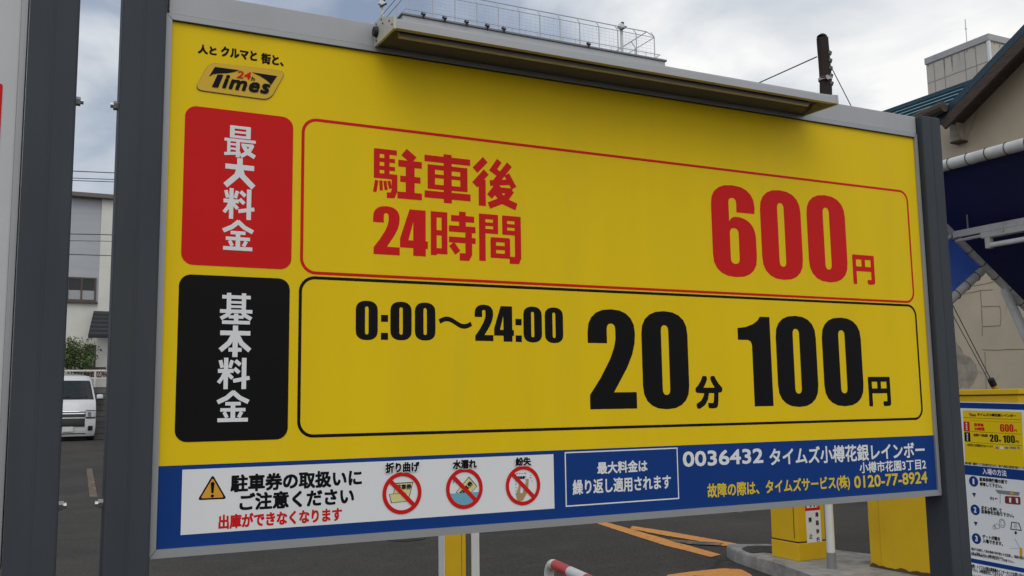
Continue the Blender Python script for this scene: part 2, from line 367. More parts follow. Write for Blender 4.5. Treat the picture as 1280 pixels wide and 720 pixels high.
# heavy condensed numerals drawn as outlines in a unit box
def arc(cx, cy, rx, ry, a0, a1, n=10, p=2.35):
    P = []
    for i in range(n + 1):
        t = math.radians(a0 + (a1 - a0) * i / n); c, s = math.cos(t), math.sin(t)
        P.append((cx + rx * math.copysign(abs(c) ** (2 / p), c), cy + ry * math.copysign(abs(s) ** (2 / p), s)))
    return P
def stad(x0, x1, y0, y1, ry):
    cx = (x0 + x1) / 2; rx = (x1 - x0) / 2
    return arc(cx, y1 - ry, rx, ry, 0, 180) + arc(cx, y0 + ry, rx, ry, 180, 360)
DIG = {
 '0': [stad(0, 1, 0, 1, 0.24), stad(0.42, 0.58, 0.145, 0.855, 0.06)],
 '6': [[(0.57, 0.705)] + arc(0.485, 0.80, 0.088, 0.06, 0, 180) + [(0.397, 0.60), (0.43, 0.628), (0.48, 0.648), (0.54, 0.656), (0.64, 0.655)] + arc(0.56, 0.42, 0.44, 0.235, 78, 0)
       + arc(0.5, 0.23, 0.5, 0.23, 0, -180) + arc(0.5, 0.77, 0.5, 0.23, 180, 0) + [(0.985, 0.705)], stad(0.40, 0.60, 0.143, 0.53, 0.06)],
 '2': [[(0.02, 0), (1, 0), (1, 0.165), (0.52, 0.165), (0.68, 0.30), (0.82, 0.42), (0.93, 0.55), (0.985, 0.66)] + arc(0.5, 0.76, 0.5, 0.24, 0, 180) + [(0, 0.655), (0.40, 0.655), (0.40, 0.80)]
       + arc(0.49, 0.79, 0.09, 0.065, 180, 0) + [(0.58, 0.70), (0.545, 0.615), (0.46, 0.50), (0.25, 0.31), (0.02, 0.14)]],
 '1': [[(0.42, 0), (1, 0), (1, 1), (0.70, 1), (0.62, 0.955), (0.48, 0.915), (0.25, 0.88), (0, 0.866), (0, 0.735), (0.30, 0.735), (0.38, 0.72), (0.42, 0.68)]],
 '4': [[(0.34, 1), (0.92, 1), (0.92, 0.33), (1, 0.33), (1, 0.165), (0.92, 0.165), (0.92, 0), (0.47, 0), (0.47, 0.165), (0, 0.165), (0, 0.36)], [(0.47, 0.33), (0.47, 0.73), (0.30, 0.33)]],
 ':': [[(0, 0), (1, 0), (1, 0.28), (0, 0.28)], [(0, 0.72), (1, 0.72), (1, 1), (0, 1)]],
}
def wave():
    up = []; lo = []
    for i in range(25):
        t = i / 24; y = 0.5 + 0.27 * math.sin(2 * math.pi * (t * 0.94 + 0.03)); dy = 0.27 * 2 * math.pi * math.cos(2 * math.pi * (t * 0.94 + 0.03))
        nx, ny = -dy * 0.35, 1.0; q = math.hypot(nx, ny); up.append((t + nx / q * 0.05, y + ny / q * 0.18)); lo.append((t - nx / q * 0.05, y - ny / q * 0.18))
    return [up + lo[::-1]]
DIG['~'] = wave()
KAN = {
 '最': [(24,0,24,38,14),(76,0,76,38,14),(18,4,82,4,9),(20,19.5,80,19.5,7),(18,34.5,82,34.5,8),(0,46,100,46,9),(14,46,14,92,10),(43,46,43,100,12),(14,60,43,60,7),(14,74,43,74,7),(0,92,52,86,9),(54,59,93,59,9),(90,57,78,80,52,96,12),(61,62,74,82,98,95,13)],
 '大': [(2,30,98,30,16),(50,0,50,34,18),(50,30,41,58,3,93,18),(50,30,59,58,97,93,18)],
 '料': [(0,42,49,42,12),(25,0,25,100,13),(7,8,13,32,11),(44,8,37,32,11),(22,46,14,64,2,80,11),(28,48,46,66,11),(82,0,82,100,14),(54,9,70,23,12),(51,34,67,48,12),(48,74,100,64,12)],
 '金': [(52,2,30,22,2,36,14),(48,2,70,22,98,36,14),(26,41,74,41,11),(11,61,89,61,11),(50,41,50,94,14),(23,68,32,86,11),(77,68,68,86,11),(3,94,97,94,12)],
 '基': [(6,13,94,13,11),(27,0,27,58,13),(73,0,73,58,13),(27,30,73,30,8),(27,44,73,44,8),(0,59,100,59,11),(32,60,22,72,3,83,12),(68,60,78,72,97,83,12),(27,77,73,77,10),(50,66,50,94,13),(7,94.5,93,94.5,11)],
 '本': [(2,24,98,24,14),(50,0,50,100,16),(47,26,30,56,3,79,15),(53,26,70,56,97,79,15),(29,77,71,77,12)],
 '駐': [(5,0,5,62,11),(0,5,47,5,10),(5,23,43,23,8),(5,40,43,40,8),(0,57,48,57,10),(26,4,26,57,10),(42,55,42,86,38,96,26,97,11),(5,67,1,92,6.5),(13.5,67,14.5,88,6),(22,67,24.5,86,6),(30,66,33.5,82,6),(62,1,83,17,17),(50,26,100,26,13),(54,59,97,59,12),(48,94,100,94,13),(75,26,75,94,17)],
 '車': [(0,12,100,12,12),(50,0,50,100,16),(7,29,93,29,9),(7,69,93,69,9),(14,47,86,47,7),(14.5,25,14.5,73,14.5),(85.5,25,85.5,73,14.5),(0,85,100,85,13)],
 '後': [(27,1,3,26,14),(29,27,2,57,14),(19,44,19,100,15),(60,0,45,21,66,33,12),(84,6,49,49,13),(37,50,91,43,11),(77,28,94,56,12),(57,52,36,79,13),(52,63,90,63,11),(88,61,72,82,34,98,13),(51,66,70,86,99,96,14)],
 '時': [(6,5,6,95,12),(30,5,30,91,12),(0,10,36,10,11),(4,48,32,48,10),(4,86,36,86,11),(45,15,98,15,12),(71,0,71,38,14),(40,37,101,37,12),(40,60,101,60,11),(85,44,85,88,81,95,64,95,14),(46,69,60,87,13)],
 '間': [(7,0,7,100,14),(93,0,93,88,90,95,72,95,14),(0,5,44,5,10),(7,21,42,21,7),(0,36,44,36,9),(39,0,39,40,11),(56,5,100,5,10),(58,21,93,21,7),(56,36,100,36,9),(61,0,61,40,11),(33,50,33,92,12),(67,50,67,92,12),(28,53,72,53,9),(33,70,67,70,8),(28,87,72,87,9)],
}
def kanji(mb, pl, ch, L, R, T, B, M, n=0.0003):
    u0, u1, v0, v1 = pxbox(pl, L, R, T, B); polys = []
    for st in KAN[ch]:
        w = st[-1] / 2 * (1.1 if M is RED else 1.04); pt = [Vector((st[i], 100 - st[i + 1])) for i in range(0, len(st) - 1, 2)]
        lf = []; rt = []
        for i, p in enumerate(pt):
            d0 = (p - pt[i - 1]).normalized() if i else (pt[1] - p).normalized(); d1 = (pt[i + 1] - p).normalized() if i < len(pt) - 1 else d0
            t = (d0 + d1).normalized(); nn = Vector((-t.y, t.x)); k = w / max(0.5, nn.dot(Vector((-d0.y, d0.x)))); lf.append(p + nn * k); rt.append(p - nn * k)
        polys.append([(lf[i], lf[i + 1], rt[i + 1], rt[i]) for i in range(len(pt) - 1)])
    al = [q for pg in polys for qd in pg for q in qd]; x0 = min(q.x for q in al); x1 = max(q.x for q in al); y0 = min(q.y for q in al); y1 = max(q.y for q in al)
    for k, pg in enumerate(polys):
        for qd in pg: mb.add([pl.p(u0 + (q.x - x0) / (x1 - x0) * (u1 - u0), v0 + (q.y - y0) / (y1 - y0) * (v1 - v0), n + k * 0.00002) for q in qd], [[3, 2, 1, 0]], M)
_dm = {}
def digit(mb, pl, ch, L, R, T, B, M, n=0.0003):
    if ch not in _dm: _dm[ch] = loops_mesh(DIG[ch])
    fit(mb, pl, _dm[ch], pxbox(pl, L, R, T, B), M, 0, n)

# ================================================================== GROUND
g = MB(); g.add([(-250, -250, 0), (350, -250, 0), (350, 350, 0), (-250, 350, 0)], [[0, 1, 2, 3]], ASPH)
tag(g.build('ground'), kind='structure')
def paint(px, M, z=0.004):
    b = MB(); ps0 = [gnd(*q) for q in px]; ps = []; rj = random.Random(len(px) + int(px[0][0]))
    for i, p in enumerate(ps0):
        q = ps0[(i + 1) % len(ps0)]; L = (q - p).length; k = max(1, int(L / 0.03))
        for j in range(k): ps.append(p.lerp(q, j / k) + Vector((rj.gauss(0, 0.0025), rj.gauss(0, 0.0025), 0)))
    b.add([(p.x, p.y, z) for p in ps], [list(range(len(ps)))], M)
    return tag(b.build('road_marking'), kind='structure')
paint([(744, 654), (757, 653), (800, 665), (850, 679.5), (902, 694), (888, 696.8), (830, 682), (780, 666)], ORANGE)
paint([(788, 661.8), (790, 658.2), (840, 666), (880, 673), (921, 680.5), (905, 683.5), (866, 676), (830, 670)], ORANGE, 0.006)
paint([(836, 675.5), (856, 676.5), (905, 680), (900, 683), (872, 682), (846, 679)], FADED, 0.008)
paint([(835, 719), (870, 714.5), (905, 711.2), (925, 712), (938, 718), (944, 726), (860, 727), (832, 724)], ORANGE)
paint([(906, 637.5), (914, 637.2), (933, 641), (925, 641.6)], FADED)
paint([(108, 586), (115, 586), (122, 622), (112, 622)], FADED)

# kerb island between the lanes
ISL_Z = 0.085
isl = MB(); near = [gnd(*q) for q in ((1090, 768), (1010, 737), (967, 720.5), (938, 709.5), (922, 704), (914, 700), (909.5, 697))]
far = [gnd(*q, ISL_Z) for q in ((933, 679.6), (945, 679.2), (960, 679.5), (985, 680.5), (1045, 687), (1090, 692))]
P = [(p.x, p.y) for p in near] + [(p.x, p.y) for p in far]
xr = P[-1][0]; tip = [near[-1].lerp(Vector((far[0].x, far[0].y, 0)), t) + Vector((-0.02, 0.05, 0)) * (4 * t * (1 - t)) for t in (0.25, 0.5, 0.75)]
P = [(p.x, p.y) for p in near] + [(p.x, p.y) for p in tip] + [(p.x, p.y) for p in far]
P = [(near[0].x + 0.05, -3.5)] + P + [(xr + 0.05, 1.6), (xr + 0.05, -3.5)]
bm = bmesh.new(); vs = [bm.verts.new((x, y, 0)) for x, y in P]; f = bm.faces.new(vs)
r = bmesh.ops.extrude_face_region(bm, geom=[f]); top = [v for v in r['geom'] if isinstance(v, bmesh.types.BMVert)]
for v in top: v.co.z = ISL_Z
te = [e_ for e_ in bm.edges if all(abs(v.co.z - ISL_Z) < 1e-5 for v in e_.verts)]
bmesh.ops.bevel(bm, geom=te, offset=0.02, segments=3, affect='EDGES', profile=0.5)
bm.verts.index_update(); isl.add([v.co.copy() for v in bm.verts], [[v.index for v in f_.verts] for f_ in bm.faces], CONC); bm.free()
tag(isl.build('kerb_island', smooth=True), kind='structure')
SOIL = mat('dark_soil', (0.035, 0.031, 0.027), 0.95, var=0.5, scale=30, bump=0.8, bscale=60)
b = MB(); sp_ = [gnd(*q, ISL_Z + 0.004) for q in ((927, 685.2), (934, 682.6), (952, 681.9), (974, 682.2), (978, 686), (977, 690), (966, 691), (955, 689.6), (946, 690.6), (940, 691), (933, 689))]
b.add([(p.x, p.y, ISL_Z + 0.004) for p in sp_], [list(range(len(sp_)))], SOIL); tag(b.build('soil_patch'), kind='structure')

# manhole cover
mh = gnd(507, 673.5)
b = MB(); b.tube([(mh.x, mh.y, 0.001), (mh.x, mh.y, 0.006)], 0.155, DARK, 32); b.tube([(mh.x, mh.y, 0.001), (mh.x, mh.y, 0.009)], 0.125, ASPH, 32)
tag(b.build('manhole_cover'), 'small round cover set in the asphalt under the price sign', 'manhole cover')

# ================================================================== PRICE SIGN
SP = Plane((0, 0, 0), (1, 0, 0), (0, 0, 1))          # u = x, v = z, outward = -y
ZB, ZT = 0.8005, 1.7857
sign = empty('price_sign', (1, 0, 0), 'big yellow parking price sign with red and black lettering between two grey posts', 'sign')
b = MB(); b.box((0, 0, ZB), (2, 0.075, ZT), YEL); face = b.build('face_panel', sign)
b = MB(); LIP = 0.0112
fr = -0.006
def frame_bar(b, a, c, d, e_, M):   # mitred bar: outer/outer/inner/inner corners on the face, pushed back
    b.prism([SP.p(*q, -fr) for q in (a, c, d, e_)], (0, 0.083, 0), M)
iu0, iu1, iv0, iv1 = 0.0, 2.0, ZB, ZT; ou0, ou1, ov0, ov1 = -LIP, 2 + LIP, ZB - LIP - 0.004, ZT + LIP; g_ = 0.0006
frame_bar(b, (ou0, ov0 + g_), (iu0, iv0 + g_), (iu0, iv1 - g_), (ou0, ov1 - g_), ALU)
frame_bar(b, (iu1, iv0 + g_), (ou1, ov0 + g_), (ou1, ov1 - g_), (iu1, iv1 - g_), ALU)
frame_bar(b, (ou0 + g_, ov1), (iu0 + g_, iv1), (iu1 - g_, iv1), (ou1 - g_, ov1), ALU)
frame_bar(b, (iu0 + g_, iv0), (ou0 + g_, ov0), (ou1 - g_, ov0), (iu1 - g_, iv0), ALU)
b.build('frame', sign)
b = MB(); b.box((0.0015, 0.001, iv1 - 0.0014), (1.9985, -0.0062, iv1 + 0.0), DARK); b.build('gasket', sign)
b = MB(); b.box((-0.006, -0.003, ov1 + 0.0006), (2.012, 0.06, ov1 + 0.0505), ALD, 0.0015); b.build('header_strip', sign)

def sign_post(xa, xb, ztop, parent, bolts_side):
    b = MB(); b.box((xa, -0.022, 0), (xb, 0.055, ztop), POST, 0.004)
    xm = (xa + xb) / 2 - 0.002
    b.box((xm, -0.0226, 0), (xm + 0.0035, -0.02, ztop - 0.004), POST)
    p = b.build('post', parent)
    for z in (1.61, 0.885):
        q = MB(); xs = xb if bolts_side > 0 else xa
        q.tube([(xs - bolts_side * 0.004, 0.016, z), (xs + bolts_side * 0.008, 0.016, z)], 0.0085, STEEL, 6)
        q.tube([(xs + bolts_side * 0.007, 0.016, z), (xs + bolts_side * 0.013, 0.016, z)], 0.005, STEEL, 8)
        q.build('bolt', p)
    return p
sign_post(-0.0885, -0.0118, 2.35, sign, -1)
sign_post(2.0150, 2.0915, 1.848, sign, 1)

# logo plate
def ploop(pl, pts): return [pl.hit(q) for q in pts]
def round_poly(P, r, seg=6):
    out_ = []
    n = len(P)
    for i in range(n):
        a, c, d = Vector(P[i - 1]), Vector(P[i]), Vector(P[(i + 1) % n])
        p = c + (a - c).normalized() * r; q = c + (d - c).normalized() * r
        for k in range(seg + 1):
            t = k / seg; out_.append(tuple((1 - t) ** 2 * p + 2 * t * (1 - t) * c + t * t * q))
    return out_
lp = ploop(SP, [(262, 78.5), (357, 89.5), (337, 125), (243, 112)])
GLSH = mat('plate_rim_shadow', (0.10, 0.055, 0.012), 0.5); lcx = sum(p[0] for p in lp) / 4; lcy = sum(p[1] for p in lp) / 4  # dark rim round the logo plate: its shadow painted as a brown slab
b = MB(); slab(b, SP, round_poly([(lcx + (x - lcx) * 1.008, lcy + (y - lcy) * 1.03 - 0.0004) for x, y in lp], 0.016), GLSH, 0.0003, 0.0016); slab(b, SP, round_poly(lp, 0.016), GLD, 0.0003, 0.0022); logo = b.build('logo_plate', sign)
b = MB()
lay(b, SP, [ploop(SP, [(268.5, 84.2), (299, 88.3), (292, 90.5), (284, 92), (273, 92.3), (266.5, 93.2), (260.8, 96.2)])], BLK, 0.003)
lay(b, SP, [ploop(SP, [(314.2, 90.8), (346, 95.6), (338.2, 107), (336, 103.5), (332, 100.2), (324, 95.2)])], BLK, 0.003)
lay(b, SP, [ploop(SP, [(271.7, 93.6), (279, 94), (272.2, 110.3), (264.5, 109.2)])], BLK, 0.0033)
b.build('emblem', logo)
b = MB(); txt(b, SP, 'imes', (277.5, 104), (337.5, 111), (306, 97.2), (306, 114.6), BLK, 0.00135, 0.0034, 0.28, 1.12)
txt(b, SP, '24', (295.5, 96), (313.5, 98), (304, 89.6), (304, 99.0), RED, 0.0005, 0.003, 0.15)
txt(b, SP, 'h', (313.3, 99), (318.2, 99.5), (316, 96.6), (316, 101.7), BLK, 0.0003, 0.003, 0.2); b.build('lettering', logo)
b = MB()
txt(b, SP, '人と', (247.3, 62), (270.8, 66), (258, 56.5), (258, 68.2), BLK, 0.0010)
txt(b, SP, 'クルマと', (276, 66), (321.3, 72), (299, 60.8), (299, 73.6), BLK, 0.0010)
txt(b, SP, '街と、', (326.2, 74), (354.5, 79), (340, 67.8), (340, 81.4), BLK, 0.0010)
b.build('lettering', sign)

# red and black label panels
def label(corners, M, chars):
    q = ploop(SP, corners); u0 = (q[0][0] + q[3][0]) / 2; u1 = (q[1][0] + q[2][0]) / 2; v1 = (q[0][1] + q[1][1]) / 2; v0 = (q[2][1] + q[3][1]) / 2
    b = MB(); slab(b, SP, rrect(u0, u1, v0, v1, 0.022), M, 0.0002, 0.0006); p = b.build('label_panel', sign)
    b = MB()
    for ch, l, r_, t, bo in chars:
        ym = (t + bo) / 2; xm = (l + r_) / 2
        kanji(b, SP, ch, (l, ym), (r_, ym), (xm, t), (xm, bo), WHT, 0.0009)
    b.build('lettering', p)
label([(231.4, 131.6), (366.9, 146.9), (363.8, 337), (226.2, 330.4)], RED,
      [('最', 280.3, 320, 157.9, 197.6), ('大', 279.4, 319.4, 197.8, 235.8), ('料', 278.2, 318.4, 236.0, 274.2), ('金', 277.4, 317.2, 274.8, 313.2)])
label([(224.7, 342.4), (362.9, 348.6), (358.9, 549.5), (217.3, 552.5)], BLK,
      [('基', 274.8, 315.5, 366.4, 405.3), ('本', 273.3, 314.2, 406.9, 446.3), ('料', 271.2, 312.4, 447.2, 486.4), ('金', 270.3, 311.7, 487.6, 527.3)])

# outlined boxes
def outline(name, u0, u1, v0, v1, r, w, M):
    b = MB(); lay(b, SP, [rrect(u0, u1, v0, v1, r, 10), rrect(u0 + w, u1 - w, v0 + w, v1 - w, r - w, 10)], M, 0.0003); b.build(name, sign)
h = SP.hit
outline('red_outline', h((376.0, 240))[0], h((1139.0, 310))[0], h((1100, 377.2))[1], h((420, 151.2))[1], 0.032, 0.0062, RED)
outline('black_outline', h((372.5, 440))[0], h((1149.3, 450))[0], h((740, 536.8))[1], h((700, 359.8))[1], 0.032, 0.0062, BLK)

# upper box lettering
b = MB()
for ch, l, r_, t, bo in (('駐', 466.3, 527.2, 184.8, 248.8), ('車', 530.6, 587.9, 193.2, 254), ('後', 590.2, 646.3, 197.8, 261.4), ('時', 538.4, 594.4, 263.8, 325), ('間', 598.8, 651.2, 269, 329)):
    kanji(b, SP, ch, (l, (t + bo) / 2), (r_, (t + bo) / 2), ((l + r_) / 2, t), ((l + r_) / 2, bo), RED)
digit(b, SP, '2', (466.3, 288), (499.6, 288), (483, 257.7), (483, 318.4), RED)
digit(b, SP, '4', (500, 290), (534.8, 290), (520, 262.3), (520, 320.0), RED)
b.build('lettering', sign)
b = MB()
digit(b, SP, '6', (890.0, 290), (944.6, 290), (914, 231.4), (916, 346.2), RED)
digit(b, SP, '0', (951.4, 294), (1002, 294), (974, 237.8), (978, 349.7), RED)
digit(b, SP, '0', (1009.7, 299), (1057.6, 299), (1030, 243.9), (1035, 352.8), RED)
txt(b, SP, '円', (1066, 337), (1093, 337), (1079, 318.9), (1080, 355.6), RED, 0.0032)
b.build('lettering', sign)
# lower box lettering
b = MB()
for ch, l, r_, t, bo in (('0', 444.6, 472.2, 375.8, 425.2), (':', 476.2, 485, 393.6, 424.8), ('0', 487.9, 514.5, 377.1, 425.4), ('0', 518.5, 544.2, 378.2, 425.7), ('~', 548.2, 590.2, 396, 410.6),
                         ('2', 593.4, 616.5, 380.8, 426.2), ('4', 617.5, 642.2, 382.7, 427), (':', 644.4, 652.1, 398.6, 427.4), ('0', 654.2, 677.3, 383.2, 428.1), ('0', 681, 703.8, 384.3, 428.9)):
    digit(b, SP, ch, (l, (t + bo) / 2), (r_, (t + bo) / 2), ((l + r_) / 2, t), ((l + r_) / 2, bo), BLK)
b.build('lettering', sign)
b = MB()
for ch, l, r_, t, bo in (('2', 735.1, 794.6, 386.6, 511.2), ('0', 802.6, 860.3, 389, 511.6)):
    digit(b, SP, ch, (l, 449), (r_, 449), ((l + r_) / 2, t), ((l + r_) / 2, bo), BLK)
txt(b, SP, '分', (869, 490), (903.3, 490), (886, 469.6), (886, 511), BLK, 0.0036)
b.build('lettering', sign)
b = MB()
digit(b, SP, '1', (922.6, 430), (964.2, 450), (950, 395.9), (950, 507.8), BLK)
digit(b, SP, '0', (971, 451), (1021.2, 451), (996, 394.8), (998, 508.7), BLK)
digit(b, SP, '0', (1028.8, 452), (1077.6, 452), (1053, 397), (1055, 507.8), BLK)
txt(b, SP, '円', (1085.7, 490), (1113.1, 490), (1099, 471), (1099.5, 507.8), BLK, 0.0034)
b.build('lettering', sign)

# blue information band
vb = (h((197.8, 582.9))[1] + h((1165.9, 544))[1]) / 2
b = MB(); b.box((0.0, -0.0001, ZB + 0.0), (2.0, -0.0005, vb), NAV); b.build('information_band', sign)
q = ploop(SP, [(228.4, 588.8), (691.9, 566.3), (692.5, 633.8), (225.1, 671)])
nu0, nu1 = (q[0][0] + q[3][0]) / 2, (q[1][0] + q[2][0]) / 2; nv1, nv0 = (q[0][1] + q[1][1]) / 2, (q[2][1] + q[3][1]) / 2
b = MB(); b.box((nu0, -0.0002, nv0), (nu1, -0.0008, nv1), WHT); note = b.build('notice_panel', sign)
NN = 0.0010
b = MB()
tri = ploop(SP, [(265.8, 593.2), (283.3, 623.6), (246.8, 625.2)])
lay(b, SP, [round_poly(tri, 0.006)], BLK, NN)
cx, cy = sum(p[0] for p in tri) / 3, sum(p[1] for p in tri) / 3
lay(b, SP, [round_poly([(cx + (x - cx) * 0.80, cy + (y - cy) * 0.80) for x, y in tri], 0.004)], AMB, NN + 0.0004)
lay(b, SP, [[(cx - 0.0035, cy + 0.015), (cx - 0.0018, cy - 0.0035), (cx + 0.0018, cy - 0.0035), (cx + 0.0035, cy + 0.015), (cx, cy + 0.0175)]], BLK, NN + 0.0008)
lay(b, SP, [circ(cx, cy - 0.0085, 0.0028, 16)], BLK, NN + 0.0008)
b.build('warning_triangle', note)
b = MB(); txt(b, SP, '駐車券の取扱いに', (288, 604.5), (452.3, 595.6), (370, 589.8), (370, 611.4), BLK, 0.0013, NN); b.build('lettering', note)
b = MB(); txt(b, SP, 'ご注意ください', (299.2, 628), (442.5, 619), (370, 612.6), (370, 634.4), BLK, 0.0013, NN); b.build('lettering', note)
b = MB(); txt(b, SP, '出庫ができなくなります', (273, 653), (427.3, 643), (350, 638.6), (350, 656.6), RED, 0.0010, NN); b.build('lettering', note)

def picto(c, rpx, cap, L, R, T, B, kind):
    u, v = h(c); ro = 0.0415; ri = 0.0335; b = MB()
    S = lambda pts: [(u + x * ri, v + y * ri) for x, y in pts]
    def out_poly(pts, M, n):
        lay(b, SP, [S(pts)], BLK, n); ccx = sum(p[0] for p in pts) / len(pts); ccy = sum(p[1] for p in pts) / len(pts)
        lay(b, SP, [S([(ccx + (x - ccx) * 0.93, ccy + (y - ccy) * 0.90) for x, y in pts])], M, n + 0.00015)
    def minitext(s_, x0_, x1_, y0_, y1_, n, rot=0.0):
        fit(b, SP, text_mesh(s_), (u + x0_ * ri, u + x1_ * ri, v + y0_ * ri, v + y1_ * ri), BLK, 0.0004, n, 0, rot)
    if kind == 0:
        out_poly([(-0.55, 0.0), (-0.42, 0.62), (0.72, 0.62), (0.45, -0.35), (-0.3, -0.35)], CRM, NN)
        out_poly([(-0.82, -0.02), (-0.68, -0.55), (0.36, -0.50), (0.22, 0.02)], CRM, NN + 0.0003)
        minitext('駐車券', -0.38, 0.60, 0.20, 0.52, NN + 0.0005)
    elif kind == 1:
        wat = [(math.cos(math.radians(t)) * 0.99, math.sin(math.radians(t)) * 0.99) for t in range(195, 346, 10)]
        out_poly([(-0.58, -0.20), (0.32, 0.72), (0.88, 0.10), (0.02, -0.72)], CRM, NN)
        minitext('駐車券', -0.35, 0.55, -0.45, 0.42, NN + 0.0003, 0.80)
        lay(b, SP, [S(wat)], AQU, NN + 0.0007)
        for dx, dy in ((-0.72, 0.42), (-0.52, 0.40)): lay(b, SP, [S([(dx, dy + 0.17), (dx + 0.08, dy), (dx, dy - 0.1), (dx - 0.08, dy)])], AQU, NN)
    else:
        for k in range(7):
            t = -0.55 + k * 0.2
            lay(b, SP, [S([(-0.52, t), (-0.48, t), (-0.48, t + 0.1), (-0.52, t + 0.1)])], BLK, NN); lay(b, SP, [S([(0.20, t + 0.05), (0.24, t + 0.05), (0.24, t + 0.15), (0.20, t + 0.15)])], BLK, NN)
        for k in range(4):
            t = -0.45 + k * 0.18; lay(b, SP, [S([(t, 0.74), (t + 0.1, 0.74), (t + 0.1, 0.78), (t, 0.78)])], BLK, NN); lay(b, SP, [S([(t, -0.52), (t + 0.1, -0.52), (t + 0.1, -0.48), (t, -0.48)])], BLK, NN)
        minitext('駐車券', -0.40, 0.16, 0.40, 0.60, NN + 0.0003)
        lay(b, SP, [S([(-0.45, -0.85), (-0.50, -0.55), (-0.24, 0.22), (-0.12, 0.20), (-0.22, -0.45), (-0.05, -0.5), (0.28, 0.42), (0.42, 0.40), (0.36, -0.30), (0.18, -0.62), (0.0, -0.92), (-0.28, -0.97)])], TAN, NN + 0.0004)
        for a, c_ in (((0.46, 0.48), (0.66, 0.44)), ((0.60, 0.32), (0.70, 0.18)), ((0.5, 0.6), (0.62, 0.62))):
            lay(b, SP, [S([(a[0], a[1] - 0.02), (c_[0], c_[1] - 0.02), (c_[0], c_[1] + 0.02), (a[0], a[1] + 0.02)])], RED, NN)
    lay(b, SP, [circ(u, v, ro, 48), circ(u, v, ri, 48)], RED, NN + 0.0010)
    w = 0.0042; d = ri * 0.70 * 1.04; t = 0.7071
    lay(b, SP, [[(u - d - w * t, v + d - w * t), (u + d - w * t, v - d - w * t), (u + d + w * t, v - d + w * t), (u - d + w * t, v + d + w * t)]], RED, NN + 0.0013)
    fit(b, SP, text_mesh(cap), pxbox(SP, (L[0] - 1, L[1]), (R[0] + 1, R[1]), (T[0], T[1] - 0.8), (B[0], B[1] + 0.8)), WHT, 0.0024, NN + 0.0015)
    fit(b, SP, text_mesh(cap), pxbox(SP, L, R, T, B), BLK, 0.0009, NN + 0.0019)
    b.build('prohibition_symbol', note)
picto((502.3, 616.3), 27.8, '折り曲げ', (481.3, 585), (523.6, 583), (502, 577.6), (502, 590.4), 0)
picto((580.2, 610.6), 26.5, '水濡れ', (565.4, 580.5), (595.2, 579), (580, 574.4), (580, 586), 1)
picto((653.4, 606.8), 25, '紛失', (643.6, 577), (663, 576), (653, 571.4), (653, 582.2), 2)

q = ploop(SP, [(705.6, 565), (846.6, 559.4), (848.8, 623.8), (706.9, 633.4)])
bu0, bu1 = (q[0][0] + q[3][0]) / 2, (q[1][0] + q[2][0]) / 2; bv1, bv0 = (q[0][1] + q[1][1]) / 2, (q[2][1] + q[3][1]) / 2; w = 0.0028
b = MB(); lay(b, SP, [[(bu0, bv0), (bu1, bv0), (bu1, bv1), (bu0, bv1)], [(bu0 + w, bv0 + w), (bu1 - w, bv0 + w), (bu1 - w, bv1 - w), (bu0 + w, bv1 - w)]], WHT, 0.0008); b.build('white_outline', sign)
LY = mat('yellow_print', (0.78, 0.58, 0.03), 0.5, spec=0.12)
for body, L, R, T, B, M, bo in (
    ('最大料金は', (746.3, 585), (809, 582), (777, 576), (777, 591.2), WHT, 0.0008),
    ('繰り返し適用されます', (715.6, 610), (838.4, 602), (777, 596.3), (777, 615), WHT, 0.0008),
    ('0036432', (853.2, 574), (953.5, 567), (903, 562.3), (903, 581.4), WHT, 0.0013),
    ('タイムズ小樽花銀レインボー', (961.5, 570), (1155.4, 562), (1058, 556), (1058, 577.4), WHT, 0.0010),
    ('小樽市花園3丁目2', (1074.2, 586), (1157.2, 581), (1115, 575.4), (1115, 589.2), WHT, 0.0006),
    ('故障の際は、タイムズサービス(株)', (884, 614), (1062, 602), (973, 599), (973, 618.8), LY, 0.0008),
    ('0120-77-8924', (1067.4, 602), (1158.7, 597), (1113, 592), (1113, 607.2), LY, 0.0009)):
    b = MB(); txt(b, SP, body, L, R, T, B, M, bo, 0.0008); b.build('lettering', sign)

# lamp above the face
la, lb_ = 0.406, 1.583
prof = [(-0.004, 1.7985), (-0.004, 1.8465), (-0.042, 1.851), (-0.112, 1.8275), (-0.112, 1.798)]
b = MB()
def strip(b, pts, M, t=0.0):
    for i in range(len(pts) - 1):
        (y0, z0), (y1, z1) = pts[i], pts[i + 1]
        b.add([(la, y0, z0), (lb_, y0, z0), (lb_, y1, z1), (la, y1, z1)], [[0, 1, 2, 3]], M)
outer = [(-0.0045, 1.7975), (-0.0045, 1.8455), (-0.042, 1.8455), (-0.104, 1.8205), (-0.123, 1.8135), (-0.1235, 1.8085), (-0.126, 1.8085), (-0.126, 1.793), (-0.123, 1.793), (-0.104, 1.797)]
inner = [(-0.104, 1.800), (-0.088, 1.805), (-0.075, 1.815), (-0.045, 1.815), (-0.03, 1.806), (-0.012, 1.800), (-0.0045, 1.7975)]
strip(b, outer, LAMPM); lamp = b.build('lamp_housing', sign)
b = MB(); strip(b, inner, REFL); b.build('reflector', lamp)
b = MB(); b.tube([(la + 0.03, -0.055, 1.8085), (lb_ - 0.03, -0.055, 1.8085)], 0.006, TUBE, 12); b.build('lamp_tube', lamp)
capp = [(-0.001, 1.7955), (-0.001, 1.843), (-0.010, 1.8475), (-0.044, 1.848), (-0.106, 1.8225), (-0.1265, 1.8155), (-0.127, 1.791)]
